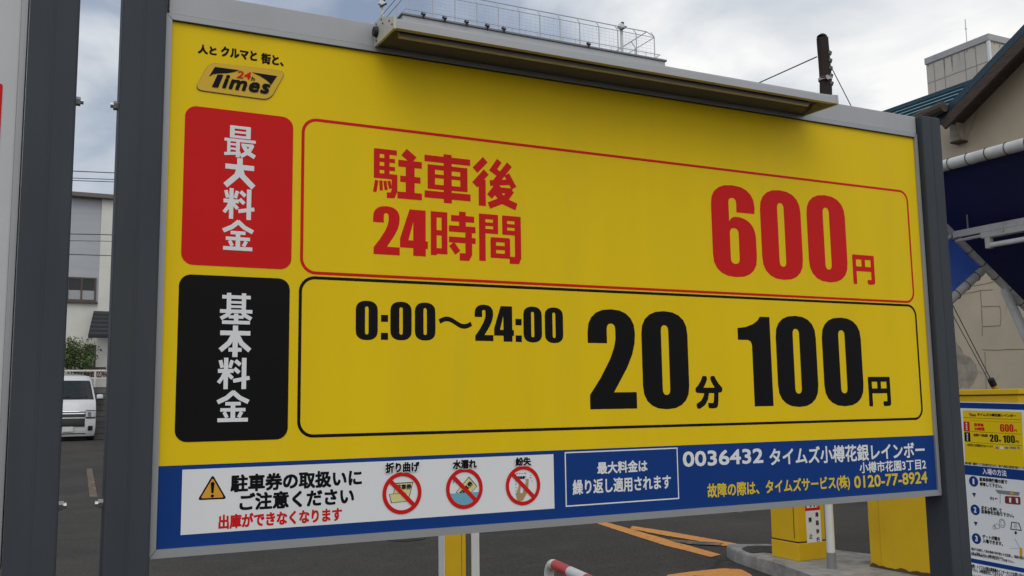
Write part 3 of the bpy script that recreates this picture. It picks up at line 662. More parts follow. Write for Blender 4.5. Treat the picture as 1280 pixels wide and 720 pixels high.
for xa, xb in ((la - 0.005, la), (lb_, lb_ + 0.005)):
    b = MB(); b.prism([(xa, y, z) for y, z in capp], (xb - xa, 0, 0), CAPM)
    for y, z in ((-0.018, 1.840), (-0.05, 1.838), (-0.10, 1.816), (-0.118, 1.802), (-0.02, 1.803), (-0.06, 1.826)):
        b.tube([(xa - 0.0015 if xa < 1 else xb + 0.0015, y, z), (xa if xa < 1 else xb, y, z)], 0.002, DARK, 8)
    b.build('end_cap', lamp)
b = MB(); b.tube([(la - 0.005, -0.022, 1.822), (la - 0.013, -0.022, 1.822)], 0.012, DARK, 16, 0.010); b.build('cable_gland', lamp)

# ================================================================== NEIGHBOURING SIGN (left edge)
ns = empty('neighbour_sign', (-1, 0, 0), 'pale grey sign with a red block, cut off beside the leftmost grey post', 'sign')
nx = -0.2545
b = MB(); b.box((-2.0, 0, 0.796), (nx, 0.075, 2.30), mat('pale_grey_vinyl', (0.55, 0.56, 0.58), 0.5, var=0.03), 0); b.build('face_panel', ns)
b = MB(); b.box((nx + 0.0005, -0.006, 0.785), (nx + 0.0115, 0.08, 2.31), ALU, 0.001); b.box((-2.0, -0.0055, 0.784), (nx - 0.0002, 0.079, 0.7955), ALU, 0.001); b.build('frame', ns)
q0 = h((3.6, 105)); q1 = h((-4, 203))
b = MB(); slab(b, SP, rrect(-0.95, q0[0], h((0, 204))[1], q0[1], 0.004), RED, 0.0003, 0.0008); b.build('label_panel', ns)
xa, xb = h((8, 640))[0] - 0.002, h((75, 640))[0] - 0.003
sign_post(xa, xb, 2.35, ns, 1)

# ================================================================== GATE EQUIPMENT
# small yellow cabinet carrying the no-walking sticker
ga, gb_, gc = gnd(976, 694, ISL_Z), gnd(999, 702, ISL_Z), gnd(1034.5, 698, ISL_Z)
gx0, gx1, gy0, gy1 = gb_.x, gc.x, gb_.y, ga.y
gb = empty('gate_cabinet', ((gx0 + gx1) / 2, (gy0 + gy1) / 2, ISL_Z), 'narrow yellow gate cabinet with a no walking sticker, at the tip of the kerb island', 'gate cabinet')
b = MB(); b.box((gx0, gy0, ISL_Z), (gx1, gy1, ISL_Z + 0.105), BOXY, 0.004); b.build('plinth', gb)
b = MB(); b.box((gx0 + 0.002, gy0 + 0.002, ISL_Z + 0.112), (gx1 - 0.002, gy1 - 0.002, 0.98), BOXY, 0.005); body = b.build('cabinet_body', gb)
b = MB(); b.box((gx0 + 0.004, gy0 + 0.004, ISL_Z + 0.1), (gx1 - 0.004, gy1 - 0.004, ISL_Z + 0.115), DARK)
b.box((gx0 - 0.0, gy0 + 0.03, ISL_Z + 0.13), (gx0 + 0.0035, gy0 + 0.033, 0.96), DARK); b.build('door_seam', gb)
GP = Plane((gx0, gy0 + 0.002, 0), (1, 0, 0), (0, 0, 1))
def gq(x, y): return GP.hit((960 + x / 4.923, 600 + y / 4.923))
su0 = gq(236, 300)[0]; su1 = gq(326, 300)[0]; sv1 = gq(280, 188)[1]; sv0 = gq(280, 402)[1]
b = MB(); slab(b, GP, [(su0, sv0), (su1, sv0), (su1, sv1 + 0.0), (su0, sv1)], WHT, 0.0003, 0.001)
for ch, px, py in (('車', 300, 213), ('路', 303, 263), ('歩', 305, 315), ('行', 308, 367), ('禁', 258, 245), ('止', 263, 345)):
    u, v = gq(px, py); s_ = 0.0155; fit(b, GP, text_mesh(ch), (u - s_ * 0.85, u + s_ * 0.85, v - s_, v + s_), BLK, 0.0012, 0.0014)
b.build('sticker', gb)
b = MB(); top_v = sv1 + 0.13
slab(b, GP, [(su0 - 0.002, sv1 + 0.001), (su1 - 0.002, sv1 + 0.001), (su1 - 0.002, top_v), (su0 - 0.002, top_v)], RED, 0.0003, 0.001)
lay(b, GP, [[(su0 + 0.010, sv1 + 0.018), (su1 - 0.014, sv1 + 0.018), (su1 - 0.014, top_v - 0.014), (su0 + 0.010, top_v - 0.014)]], WHT, 0.0014)
mu = (su0 + su1) / 2 - 0.002
lay(b, GP, [[(mu - 0.022, sv1 + 0.022), (mu - 0.010, sv1 + 0.022), (mu, sv1 + 0.046), (mu + 0.010, sv1 + 0.022), (mu + 0.022, sv1 + 0.022), (mu + 0.008, sv1 + 0.085), (mu - 0.008, sv1 + 0.085)]], BLK, 0.0018)
lay(b, GP, [circ(mu, sv1 + 0.097, 0.009, 16)], BLK, 0.0018)
w = 0.004; lay(b, GP, [[(su0 + 0.012, top_v - 0.014), (su0 + 0.020, top_v - 0.014), (su1 - 0.014, sv1 + 0.018), (su1 - 0.022, sv1 + 0.018)]], RED, 0.0022)
b.build('pictogram', gb)
b = MB(); u, v = gq(346, 415); slab(b, GP, [(u - 0.016, v - 0.005), (u + 0.016, v - 0.005), (u + 0.016, v + 0.005), (u - 0.016, v + 0.005)], DARK, 0.0003, 0.001); b.build('maker_plate', gb)

# slim white pole with grey foot
wp = gnd(1040, 710.5, ISL_Z)
po = empty('white_pole', (wp.x, wp.y, ISL_Z), 'slim white pole with a grey foot standing beside the narrow yellow gate cabinet', 'pole')
b = MB(); b.tube([(wp.x, wp.y, ISL_Z + 0.09), (wp.x, wp.y, 1.02)], 0.0235, BOXW, 20); b.build('pole', po, True)
b = MB(); b.tube([(wp.x, wp.y, ISL_Z), (wp.x, wp.y, ISL_Z + 0.09)], 0.0255, GREYP, 20); b.build('foot', po, True)

# long ticket machine cabinet behind the right post
tq = gnd(1102, 710.7, ISL_Z)
tx0, tx1, ty0, ty1, tz = tq.x, tq.x + 0.25, atx(1273, 488, tq.x).y, atx(1087, 700, tq.x).y, 1.055
tm = empty('ticket_machine', ((tx0 + tx1) / 2, (ty0 + ty1) / 2, ISL_Z), 'large yellow ticket machine cabinet behind the right post of the price sign', 'ticket machine')
b = MB(); b.box((tx0, ty0, ISL_Z + 0.006), (tx1, tq.y, tz), BOXY, 0.006); b.build('cabinet_body', tm)
b = MB(); b.box((tx0 + 0.006, tq.y + 0.003, ISL_Z + 0.006), (tx1, ty1, tz - 0.004), BOXY, 0.006); b.box((tx0 + 0.02, tq.y - 0.0005, ISL_Z + 0.01), (tx1 - 0.01, tq.y + 0.0035, tz - 0.01), DARK); b.build('side_door', tm)
b = MB(); b.box((tx0 - 0.012, ty0 - 0.012, tz + 0.004), (tx1 + 0.012, ty1 + 0.012, tz + 0.032), BOXY, 0.004); b.box((tx0 + 0.01, ty0 + 0.01, tz - 0.001), (tx1 - 0.01, ty1 - 0.01, tz + 0.0055), DARK); b.build('top_cover', tm)
b = MB(); P = [(ty0, 0.0)] ; y = ty0
while y < ty1: P.append((y, 0.010 + 0.016 * random.random())); y += 0.012 + 0.02 * random.random()
P.append((ty1, 0.0)); b.prism([(tx0 - 0.0035, y, ISL_Z + 0.0005 + z) for y, z in P], (0.003, 0, 0), RUST)
b.build('rusty_base', tm)

# instruction board
PX = tx0 - 0.068
rl = math.radians(-1.6)
b_tl = atx(1198.6, 502.2, PX)
BP = Plane(b_tl, (0, -math.cos(rl), math.sin(rl)), (0, math.sin(rl), math.cos(rl)))
ib = empty('instruction_board', (PX + 0.02, b_tl.y - 0.2, ISL_Z), 'white and blue entry instruction board with a yellow price panel, before the ticket machine', 'notice board')
c_tl = BP.hit((1198.6, 502.2)); 
BW, BH = 0.42, 0.92
bu0 = c_tl[0]; bv1 = c_tl[1]; bv0 = bv1 - BH
b = MB(); b.prism([BP.p(bu0, bv0, 0), BP.p(bu0 + BW, bv0, 0), BP.p(bu0 + BW, bv1, 0), BP.p(bu0, bv1, 0)], BP.N * -0.012, WHT); b.build('board', ib)
b = MB()
for u in (bu0 + 0.06, bu0 + BW - 0.06): b.box((PX + 0.013, BP.p(u, 0).y - 0.012, ISL_Z), (PX + 0.035, BP.p(u, 0).y + 0.012, 1.0), GREYP, 0.002)
b.build('stand', ib)
def z1(x, y): return BP.hit((1195 + x / 7.2, 500 + y / 7.2))
def z2(x, y): return BP.hit((1195 + x / 5.541, 590 + y / 5.541))
def rect(M, zz, l, r_, t, bo, n, rad=0.0):
    u0 = (zz(l, (t + bo) / 2))[0]; u1 = zz(r_, (t + bo) / 2)[0]; xm = (l + r_) / 2; v1 = zz(xm, t)[1]; v0 = zz(xm, bo)[1]
    return u0, u1, v0, v1
UR = bu0 + BW - 0.004
def bar(M, v0, v1, n, u0=None, u1=None):
    lay(b, BP, [[(u0 or bu0 + 0.004, v0), (u1 or UR, v0), (u1 or UR, v1), (u0 or bu0 + 0.004, v1)]], M, n)
b = MB(); vt = z1(30, 22)[1]; vtb = z1(30, 72)[1]; bar(NAV, vtb, vt, 0.0004); b.build('blue_band', ib)
uR = z1(596, 330)[0] + 0.004
b = MB(); bar(YEL, z1(340, 586)[1], z1(320, 100)[1], 0.0004, z1(72, 330)[0], uR); pp = b.build('price_panel', ib)
b = MB()
def bt(body, zz, l, r_, t, bo, M, bold, n=0.0010, hgt=None):
    u0 = zz(l, (t + bo) / 2)[0]; u1 = zz(r_, (t + bo) / 2)[0]; xm = (l + r_) / 2; vm = zz(xm, (t + bo) / 2)[1]; hh = zz(xm, t)[1] - zz(xm, bo)[1]
    fit(b, BP, text_mesh(body), (u0, u1, vm - hh / 2, vm + hh / 2), M, bold, n)
def bd(chs, zz, M):
    for ch, l, r_, t, bo in chs:
        u0 = zz(l, (t + bo) / 2)[0]; u1 = zz(r_, (t + bo) / 2)[0]; v1 = zz((l + r_) / 2, t)[1]; v0 = zz((l + r_) / 2, bo)[1]
        if ch not in _dm: _dm[ch] = loops_mesh(DIG[ch])
        fit(b, BP, _dm[ch], (u0, u1, v0, v1), M, 0, 0.0010)
bt('Times', z1, 117, 180, 120, 146, BLK, 0.0004); bt('タイムズ小樽花銀レインボー', z1, 192, 540, 122, 150, BLK, 0.0006)
vl = z1(330, 168)[1]; bar(BLK, vl - 0.0008, vl + 0.0008, 0.0008, z1(66, 168)[0], uR - 0.006)
vl = z1(330, 192)[1]; bar(RED, vl - 0.0006, vl + 0.0006, 0.0008, z1(125, 192)[0], uR - 0.006)
vl = z1(330, 294)[1]; bar(BLK, vl - 0.0007, vl + 0.0007, 0.0008, z1(75, 294)[0], uR - 0.006)
vl = z1(340, 394)[1]; bar(BLK, vl - 0.0007, vl + 0.0007, 0.0008, z1(130, 394)[0], uR - 0.006)
u0, u1, v0, v1 = rect(RED, z1, 70, 124, 194, 282, 0); lay(b, BP, [rrect(u0, u1, v0, v1, 0.004, 4)], RED, 0.0008)
u0b, u1b, v0b, v1b = rect(BLK, z1, 78, 130, 290, 374, 0); lay(b, BP, [rrect(u0b, u1b, v0b, v1b, 0.004, 4)], BLK, 0.0008)
for k, ch in enumerate('最大料金'):
    s_ = (v1 - v0) / 5; cu = (u0 + u1) / 2; cv = v1 - s_ * (k + 1); fit(b, BP, text_mesh(ch), (cu - s_ * .45, cu + s_ * .45, cv - s_ * .45, cv + s_ * .45), WHT, 0.0004, 0.0012)
for k, ch in enumerate('基本料金'):
    s_ = (v1b - v0b) / 5; cu = (u0b + u1b) / 2; cv = v1b - s_ * (k + 1); fit(b, BP, text_mesh(ch), (cu - s_ * .45, cu + s_ * .45, cv - s_ * .45, cv + s_ * .45), WHT, 0.0004, 0.0012)
bt('駐車後', z1, 165, 250, 208, 238, RED, 0.0009); bt('24時間', z1, 166, 256, 244, 276, RED, 0.0009)
bd([('6', 397, 436, 216, 286), ('0', 440, 477, 217, 287), ('0', 481, 518, 218, 288)], z1, RED); bt('円', z1, 524, 550, 264, 287, RED, 0.0005)
bt('0:00～24:00', z1, 160, 286, 304, 330, BLK, 0.0007)
bd([('2', 304, 340, 310, 376), ('0', 345, 381, 311, 378)], z1, BLK); bt('分', z1, 386, 408, 356, 378, BLK, 0.0005)
bd([('1', 424, 450, 316, 384), ('0', 455, 490, 317, 386), ('0', 495, 531, 318, 388)], z1, BLK); bt('円', z1, 538, 564, 364, 388, BLK, 0.0005)
bt('上記料金には消費税が含まれています', z1, 98, 335, 398, 422, BLK, 0.0002)
for l, r_ in ((356, 384), (398, 426), (440, 472), (484, 540), (552, 575)):
    u0, u1, v0, v1 = rect(BLK, z1, l, r_, 420, 440, 0); lay(b, BP, [rrect(u0, u1, v0, v1, 0.001, 3)], GREYP if l not in (398,) else WHT, 0.0008)
b.build('lettering', pp)
b = MB(); bt('車両の破損・盗難等について当社は責任を負いません。場内での事故は当事者間で解決してください', z1, 82, 640, 580, 604, BLK, 0.0002); b.build('lettering', ib)
b = MB(); vc = (z1(340, 600)[1], z1(345, 690)[1]); bar(NAV, vc[1] - 0.004, vc[0] - 0.004, 0.0004); hb = b.build('blue_band', ib)
b = MB(); bt('入場の方法', z1, 240, 455, 622, 678, WHT, 0.0007); b.build('lettering', hb)
for num, x, y, l1, l2, r1, r2 in (('1', 122, 65, '駐車券発行機の前で', '停車して下さい。', 355, 320), ('2', 133, 262, 'ボタンを押して', '駐車券をお取り下さい。', 318, 400), ('3', 142, 461, 'ゲートが開き', '入場できます。', 305, 325)):
    b = MB(); u, v = z2(x, y); lay(b, BP, [circ(u, v, 0.0265, 28)], NAV, 0.0006); s_ = 0.014; fit(b, BP, text_mesh(num), (u - s_ * (.35 if num == '1' else .55), u + s_ * (.35 if num == '1' else .55), v - s_, v + s_), WHT, 0.0011, 0.0010); b.build('number_disc', ib)
    b = MB(); dy = 12 if num == '1' else 15
    bt(l1, z2, x + 42, r1, y - 20, y + 5 + 3, BLK, 0.0007); bt(l2, z2, x + 44, r2, y + 12, y + 40, BLK, 0.0007); b.build('lettering', ib)
b = MB()
for x, y in ((126, 160), (137, 360)):
    u, v = z2(x, y); lay(b, BP, [[(u - 0.012, v + 0.011), (u + 0.012, v + 0.011), (u, v - 0.011)]], NAV, 0.0006)
def zz(pts): return [z2(*p) for p in pts]
b.build('down_arrows', ib); b = MB()
bt('IN', z2, 238, 262, 172, 194, BLK, 0.0004)
lay(b, BP, [zz([(268, 184), (278, 177), (278, 182), (290, 183), (290, 187), (278, 187), (278, 193)])], BLK, 0.0006)
lay(b, BP, [zz([(272, 122), (442, 140), (436, 164), (370, 160), (290, 148)])], GREYP, 0.0006)
lay(b, BP, [zz([(376, 138), (400, 140), (398, 156), (374, 154)])], AMB, 0.0010)
for k in range(6): lay(b, BP, [zz([(304, 150 + k * 12), (308, 150 + k * 12), (308, 157 + k * 12), (304, 157 + k * 12)])], BLK, 0.0006)
CARR = mat('maroon_print', (0.22, 0.012, 0.02), 0.45)
lay(b, BP, [round_poly(zz([(338, 166), (446, 172), (448, 228), (340, 218)]), 0.008)], CARR, 0.0006)
lay(b, BP, [zz([(368, 178), (384, 179), (382, 212), (370, 210)])], WHT, 0.0010); lay(b, BP, [zz([(414, 180), (430, 182), (432, 216), (418, 214)])], WHT, 0.0010)
def ring(c, rx, ry, w, M=BLK):
    u, v = z2(*c); lay(b, BP, [[(u + rx * x, v + ry * y) for x, y in circ(0, 0, 1, 24)], [(u + (rx - w) * x, v + (ry - w) * y) for x, y in circ(0, 0, 1, 24)]], M, 0.0006)
b.build('pictogram', ib); b = MB()
ring((320, 356), 0.017, 0.022, 0.002); ring((322, 354), 0.010, 0.014, 0.0015); ring((284, 376), 0.016, 0.012, 0.0018); ring((266, 384), 0.009, 0.010, 0.0018)
lay(b, BP, [zz([(384, 344), (438, 352), (456, 408), (376, 398)]), zz([(389, 350), (433, 357), (449, 401), (383, 393)])], BLK, 0.0006)
for k in range(4): lay(b, BP, [zz([(402, 358 + k * 9), (424, 361 + k * 9), (424, 363 + k * 9), (402, 360 + k * 9)])], BLK, 0.0006)
lay(b, BP, [zz([(408, 410), (420, 411), (420, 420), (427, 421), (414, 434), (402, 419), (408, 419)])], BLK, 0.0006)
b.build('pictogram', ib); b = MB()
for k in range(6):
    x, y = 406 + k * 6, 462 + k * 11; lay(b, BP, [zz([(x, y), (x + 3, y), (x + 8, y + 8), (x + 5, y + 8)])], BLK, 0.0006)
lay(b, BP, [zz([(440, 524), (460, 527), (460, 588), (442, 585)])], AMB, 0.0006)
for k in range(6): lay(b, BP, [zz([(374 + k * 11, 527), (381 + k * 11, 528), (381 + k * 11, 530), (374 + k * 11, 529)])], BLK, 0.0006)
b.build('pictogram', ib)
b = MB()
for k, (s_, r_) in enumerate((('場内では徐行して他の車両や歩行者に十分注意し、係員の指示', 470), ('に従って駐車して下さい。満車の場合があります。', 330), ('駐車券の再発行はできませんので、ご注意下さい。', 400))):
    bt(s_, z2, 108, r_, 553 + k * 17, 570 + k * 17 + (5 if k == 0 else 0), BLK, 0.0003)
b.build('lettering', ib)
b = MB(); va, vbb = z2(290, 632)[1], z2(290, 662)[1]; bar(NAV, vbb, va, 0.0004); b.build('blue_band', ib)
b = MB()
for k, (s_, r_) in enumerate((('故障・トラブルの際は精算機のインターホンでお問い合わせ', 480), ('下さい。24時間受付しております。この駐車場の名称と', 480), ('タイムズ小樽花銀レインボー', 300), )):
    bt(s_, z2, 106, r_, 672 + k * 26, 700 + k * 26, BLK, 0.0004)
b.build('lettering', ib)

# yellow post with a white side, and the white pole beside it (lane nearer the camera)
yp = gnd(566, 752)
yy = atd(569, 700, 4.55)
yx0, yx1 = atd(556.3, 700, 4.55).x, atd(582.5, 700, 4.55).x
ycy = yy.y
yx1 = at(582.5, 700, ycy).x; yx0 = at(556.3, 700, ycy).x
yo = empty('gate_post', ((yx0 + yx1) / 2, ycy + 0.04, 0), 'square yellow gate post with a white side, just under the price sign', 'post')
b = MB(); b.box((yx0, ycy, 0.012), (yx1, ycy + 0.075, 0.86), BOXY, 0.003); b.build('post_body', yo)
b = MB(); b.box((yx0 - 0.0045, ycy + 0.001, 0.012), (yx0 - 0.0002, ycy + 0.074, 0.86), BOXW, 0.0015); b.build('white_side', yo)
b = MB(); b.box((yx1 - 0.024, ycy - 0.0012, 0.02), (yx1 - 0.0225, ycy + 0.002, 0.85), RUST); b.build('door_seam', yo)
b = MB(); b.box((yx0 - 0.03, ycy - 0.03, 0), (yx1 + 0.03, ycy + 0.105, 0.012), GALV, 0.002); b.build('base_plate', yo)
w0, w1 = at(589.6, 700, ycy), at(599.4, 700, ycy)
wo = empty('flat_pole', ((w0.x + w1.x) / 2, ycy + 0.02, 0), 'flat white pole close to the right of the square yellow gate post', 'pole')
b = MB(); b.box((w0.x, ycy, 0.01), (w1.x, ycy + 0.006, 0.84), BOXW, 0.001); b.build('pole', wo)
b = MB(); b.box((w0.x - 0.03, ycy - 0.03, 0), (w1.x + 0.03, ycy + 0.06, 0.01), GALV, 0.002); b.build('base_plate', wo)

# red and white guard hoop
t0 = gnd(691, 705, 0.39); t1 = gnd(737, 726, 0.39); dr_ = (t1 - t0).normalized(); R_ = 0.0205
gh = empty('guard_hoop', (t0.x, t0.y, 0), 'low guard hoop of bent pipe with red and white bands, below the price sign', 'guard rail')
L_ = 1.25; legdrop = []
st = t0 - dr_ * 0.0
def hoop_pt(s_):                     # start leg, bend, straight, bend, leg
    r_ = 0.07
    pts = []
    return pts
leg0 = t0 - dr_ * 0.05; leg1 = t0 + dr_ * (L_ + 0.05)
bend = lambda base, sgn: [base + Vector((0, 0, -0.06)) + (dr_ * sgn) * (0.06 - 0.06 * math.cos(a)) + Vector((0, 0, 0.06 * math.sin(a))) for a in [math.radians(x) for x in range(0, 91, 15)]]
path0 = [Vector((leg0.x, leg0.y, 0.0)), Vector((leg0.x, leg0.y, 0.25))] + bend(leg0, 1)
path1 = ([Vector((leg1.x, leg1.y, 0.0)), Vector((leg1.x, leg1.y, 0.25))] + bend(leg1, -1))[::-1]
b = MB(); b.tube(path0 + [t0 + dr_ * 0.03], R_, BOXW, 18); b.build('bent_pipe', gh, True); b = MB(); b.tube([t0 + dr_ * (L_ - 0.04)] + path1, R_, BOXW, 18); b.build('bent_pipe', gh, True)
cols = [REDP, BOXW]; s0 = 0.03; k = 0; b = MB()
while s0 < L_ - 0.05:
    s1 = min(s0 + 0.17, L_ - 0.04); b.tube([t0 + dr_ * s0, t0 + dr_ * s1], R_ + 0.0008, cols[k % 2], 18); s0 = s1; k += 1
b.build('striped_bar', gh, True)
b = MB(); pl_ = [Vector((leg0.x, leg0.y, z)) for z in (0.12, 0.18, 0.22)]
b.tube([(leg0.x, leg0.y, 0.25), (leg0.x, leg0.y, 0.315)], R_ + 0.0012, BOXW, 18)
for i in range(9):
    a = -2.6 + i * 0.22; b.box((leg0.x + math.cos(a) * (R_ + .001) - .004, leg0.y + math.sin(a) * (R_ + .001) - .004, 0.30 + 0.012 * (i % 3)), (leg0.x + math.cos(a) * (R_ + .001) + .004, leg0.y + math.sin(a) * (R_ + .001) + .004, 0.318 + 0.01 * (i % 2)), DARK)
b.build('torn_tape', gh)

# ================================================================== CANOPY over the lane
Q = atd(1122, 223, 7.0); yq = Q.y
Rk = at(1230, 335, yq); Rk2 = at(1310, 411, yq); Sx = at(1168, 396, yq)
cp = empty('canopy', (Q.x, yq, 0), 'navy blue fabric canopy laced to white pipes beside the stucco building', 'canopy')
Yn = yq - 4.2
b = MB(); n_ = (Rk2 - Q).cross(Vector((0, -1, 0))).normalized()
b.prism([Q, Rk2, (Rk2.x, Yn, Rk2.z), (Q.x, Yn, Q.z)], n_ * 0.004 if n_.z > 0 else n_ * -0.004, FABR); b.build('roof_fabric', cp)
b = MB(); b.prism([Q + Vector((0, 0.02, -0.02)), Rk + Vector((0, 0.02, 0)), Sx + Vector((0, 0.02, 0)), Vector((Sx.x - 0.25, yq + 0.02, Sx.z + 0.05)), Vector((Q.x - 0.1, yq + 0.02, Q.z - 0.2))], (0, 0.003, 0), FABB); b.build('side_fabric', cp)
def laced(name, a, c, r_, step, hook=True):
    a, c = Vector(a), Vector(c); b = MB(); b.tube([a, c], r_, PIPEW, 16); p = b.build(name, cp, True)
    d = (c - a).normalized(); L = (c - a).length; b = MB(); s_ = 0.08; vw = (a + c) / 2 - CAM; e1 = (vw - d * vw.dot(d)).normalized(); e2 = d.cross(e1)
    turns = int((L - 0.1) / step); n_ = turns * 18; rope = []
    for i in range(n_ + 1):
        t = 2 * math.pi * i / 18; q_ = i / 18; fr_ = q_ - math.floor(q_)
        along = s_ + step * (math.floor(q_) + (0.10 * fr_ / 0.84 if fr_ < 0.84 else 0.10 + 0.90 * (fr_ - 0.84) / 0.16))
        rope.append(a + d * along + (e1 * math.cos(t - 0.92 * 2 * math.pi) + e2 * math.sin(t - 0.92 * 2 * math.pi)) * (r_ + 0.003))
    b.tube(rope, 0.003, ROPE, 5)
    b.build('lacing', p)
pr = 0.040
laced('top_pipe', Q + Vector((0, 0.06, 0.0)), (Q.x, Yn, Q.z), pr, 0.145)
laced('rake_pipe', Q + Vector((-0.05, 0.0, 0.034)), Rk2, pr * 0.85, 0.17)
laced('lower_pipe', Rk + Vector((0.0, 0.03, -0.02)), Sx + Vector((0, 0.03, 0)), pr * 0.95, 0.14)
laced('eave_pipe', Rk2, (Rk2.x, Yn, Rk2.z), pr, 0.3)
lg0 = at(1256, 362, yq - 0.03); lg1 = atx(1294, 446, lg0.x)
lgd = lg1 - lg0; lg2 = lg0 + lgd * (lg0.z / -lgd.z) if lgd.z < 0 else Vector((lg0.x, lg0.y - 1, 0))
for nm, a, c in (('leg', lg0, lg2), ('leg', Vector((Sx.x + 0.1, yq + 0.03, Sx.z + 0.02)), Vector((Sx.x + 0.1, yq + 0.03, 0))), ('leg', Vector((Q.x, Yn + 0.1, Q.z)), Vector((Q.x, Yn + 0.1, 0))), ('leg', Vector((Rk2.x, Yn + 0.1, Rk2.z)), Vector((Rk2.x, Yn + 0.1, 0)))):
    b = MB(); b.tube([a, c], 0.034, PIPEW, 16); b.build(nm, cp, True)

# fluorescent fitting under the canopy
fa = at(1197, 298, yq - 0.35); 
fx = Q.x + 0.42; fa = atx(1193, 297, fx); fb = Vector((fx, fa.y - 1.6, fa.z))
fl = empty('fluorescent_fitting', (fx, fa.y, fa.z), 'off-white batten lamp with a bare tube hung under the navy canopy', 'lamp')
b = MB(); b.box((fx - 0.02, fa.y, fa.z - 0.005), (fx + 0.02, fb.y, fa.z + 0.045), FLUO, 0.004); b.build('support_rail', fl)
b = MB(); b.box((fx - 0.035, fa.y - 0.24, fa.z - 0.05), (fx + 0.03, fb.y + 0.1, fa.z - 0.007), FLUO, 0.006)
b.tube([(fx - 0.036, fa.y - 0.42, fa.z - 0.02), (fx - 0.042, fa.y - 0.42, fa.z - 0.02)], 0.012, FLUO, 10); b.build('housing', fl)
b = MB(); b.tube([(fx - 0.01, fa.y - 0.30, fa.z - 0.105), (fx - 0.01, fb.y + 0.2, fa.z - 0.105)], 0.019, TUBE, 14); b.build('lamp_tube', fl, True)
for yk in (fa.y - 0.29, fb.y + 0.19): b = MB(); b.box((fx - 0.033, yk - 0.02, fa.z - 0.128), (fx + 0.013, yk + 0.02, fa.z - 0.048), FLUO, 0.006); b.build('lamp_holder', fl)
b = MB(); b.tube([(fx, fa.y + 0.02, fa.z + 0.02), (fx - 0.02, fa.y + 0.1, fa.z - 0.02), (fx - 0.02, fa.y + 0.16, fa.z - 0.06)], 0.016, FLUO, 8); b.tube([(fx - 0.01, fa.y - 0.02, fa.z - 0.03), (fx - 0.02, fa.y - 0.24, fa.z - 0.028)], 0.012, FLUO, 8); b.build('conduit', fl)
zc = Q.z + (Rk2.z - Q.z) * (fx - Q.x) / (Rk2.x - Q.x)
for yk in (fa.y - 0.12, fb.y + 0.12): b = MB(); b.tube([(fx, yk, fa.z + 0.04), (fx, yk, zc - 0.001)], 0.006, GREYP, 6); b.build('hanger_rod', fl)

# ================================================================== STUCCO BUILDING WITH GABLE
WX = 12.2
sb = empty('stucco_building', (WX, 6, 0), 'old beige stucco building with teal metal roof behind the navy canopy', 'building')
g0 = atx(1172, 155, WX); g1 = atx(1292, 29, WX)      # rake of the gable
sl = (g1.z - g0.z) / (g1.y - g0.y)
apy = g1.y - 1.2; apz = g1.z - 1.2 * sl
yl = g0.y + 1.2
eave_z = g0.z + (yl - g0.y) * sl
wall = [(yl - 0.25, 0), (yl - 0.25, eave_z + 0.1 - 0.25 * sl * -0 ), (apy, apz - 0.18), (2 * apy - yl + 0.25, eave_z + 0.1), (2 * apy - yl + 0.25, 0)]
b = MB(); b.prism([(WX, y, z) for y, z in wall], (7, 0, 0), STUC); wl = b.build('wall', sb)
b = MB()
def wc(x, y): return atx(1170 + x / 4, 320 + y / 4, WX)
def crack(pts, w=0.012):
    P = [wc(*p) for p in pts]; b.tube([(WX - 0.001, p.y, p.z) for p in P], w / 2, CRACK, 4)
crack([(165, 150), (200, 147), (250, 138), (290, 128)]); crack([(115, 190), (180, 182), (220, 172), (285, 168)]); crack([(222, 172), (228, 250), (232, 348), (232, 400)])
crack([(232, 252), (320, 250), (326, 300), (322, 348), (280, 350), (236, 352)], 0.012); crack([(235, 468), (300, 470), (360, 466), (440, 466)]); crack([(245, 480), (248, 560), (252, 670)], 0.01)
b.build('crack', sb)
b = MB(); P = [wc(*p) for p in [(60, 430), (100, 430), (125, 460), (140, 490), (172, 508), (200, 540), (208, 590), (185, 640), (165, 660), (130, 650), (110, 675), (60, 680)]]
b.prism([(WX - 0.004, p.y, p.z) for p in P], (0.003, 0, 0), PATCH); b.build('bare_patch', sb)
# rusty bracket stain on the wall
p = atx(1200, 162, WX); b = MB(); b.box((WX - 0.16, p.y - 0.07, p.z - 0.20), (WX - 0.001, p.y + 0.06, p.z + 0.16), PATCH, 0.01); b.box((WX - 0.165, p.y - 0.12, p.z - 0.225), (WX - 0.001, p.y + 0.065, p.z - 0.201), RUST); b.build('eave_bracket', sb)
# gable roof: two sloping slabs with barge boards
oh = 0.45
def roof_slab(ya, za, yb, zb):
    nrm = Vector((0, -(zb - za), (yb - ya))); nrm = nrm.normalized() * (1 if nrm.z > 0 else -1)
    b = MB(); b.prism([(WX - oh, ya, za), (WX + 7.3, ya, za), (WX + 7.3, yb, zb), (WX - oh, yb, zb)], nrm * 0.10, TEALD); r = b.build('roof', sb)
    d = Vector((0, yb - ya, zb - za)).normalized(); b = MB()
    dn = -nrm * 0.17
    b.prism([Vector((WX - oh - 0.02, ya, za)) + nrm * -0.02, Vector((WX - oh - 0.02, yb, zb)) + nrm * -0.02, Vector((WX - oh - 0.02, yb, zb)) + dn, Vector((WX - oh - 0.02, ya, za)) + dn], (0.05, 0, 0), WOODB)
    b.prism([Vector((WX - oh + 0.032, ya, za)) + nrm * -0.002, Vector((WX - oh + 0.032, yb, zb)) + nrm * -0.002, Vector((WX - oh + 0.032, yb, zb)) + nrm * -0.03, Vector((WX - oh + 0.032, ya, za)) + nrm * -0.03], (oh - 0.04, 0, 0), WOODB)
    b.build('barge_board', r)
    return r
g0o = atx(1176, 150, WX - oh); g1o = atx(1281, 40, WX - oh); slo = (g1o.z - g0o.z) / (g1o.y - g0o.y)
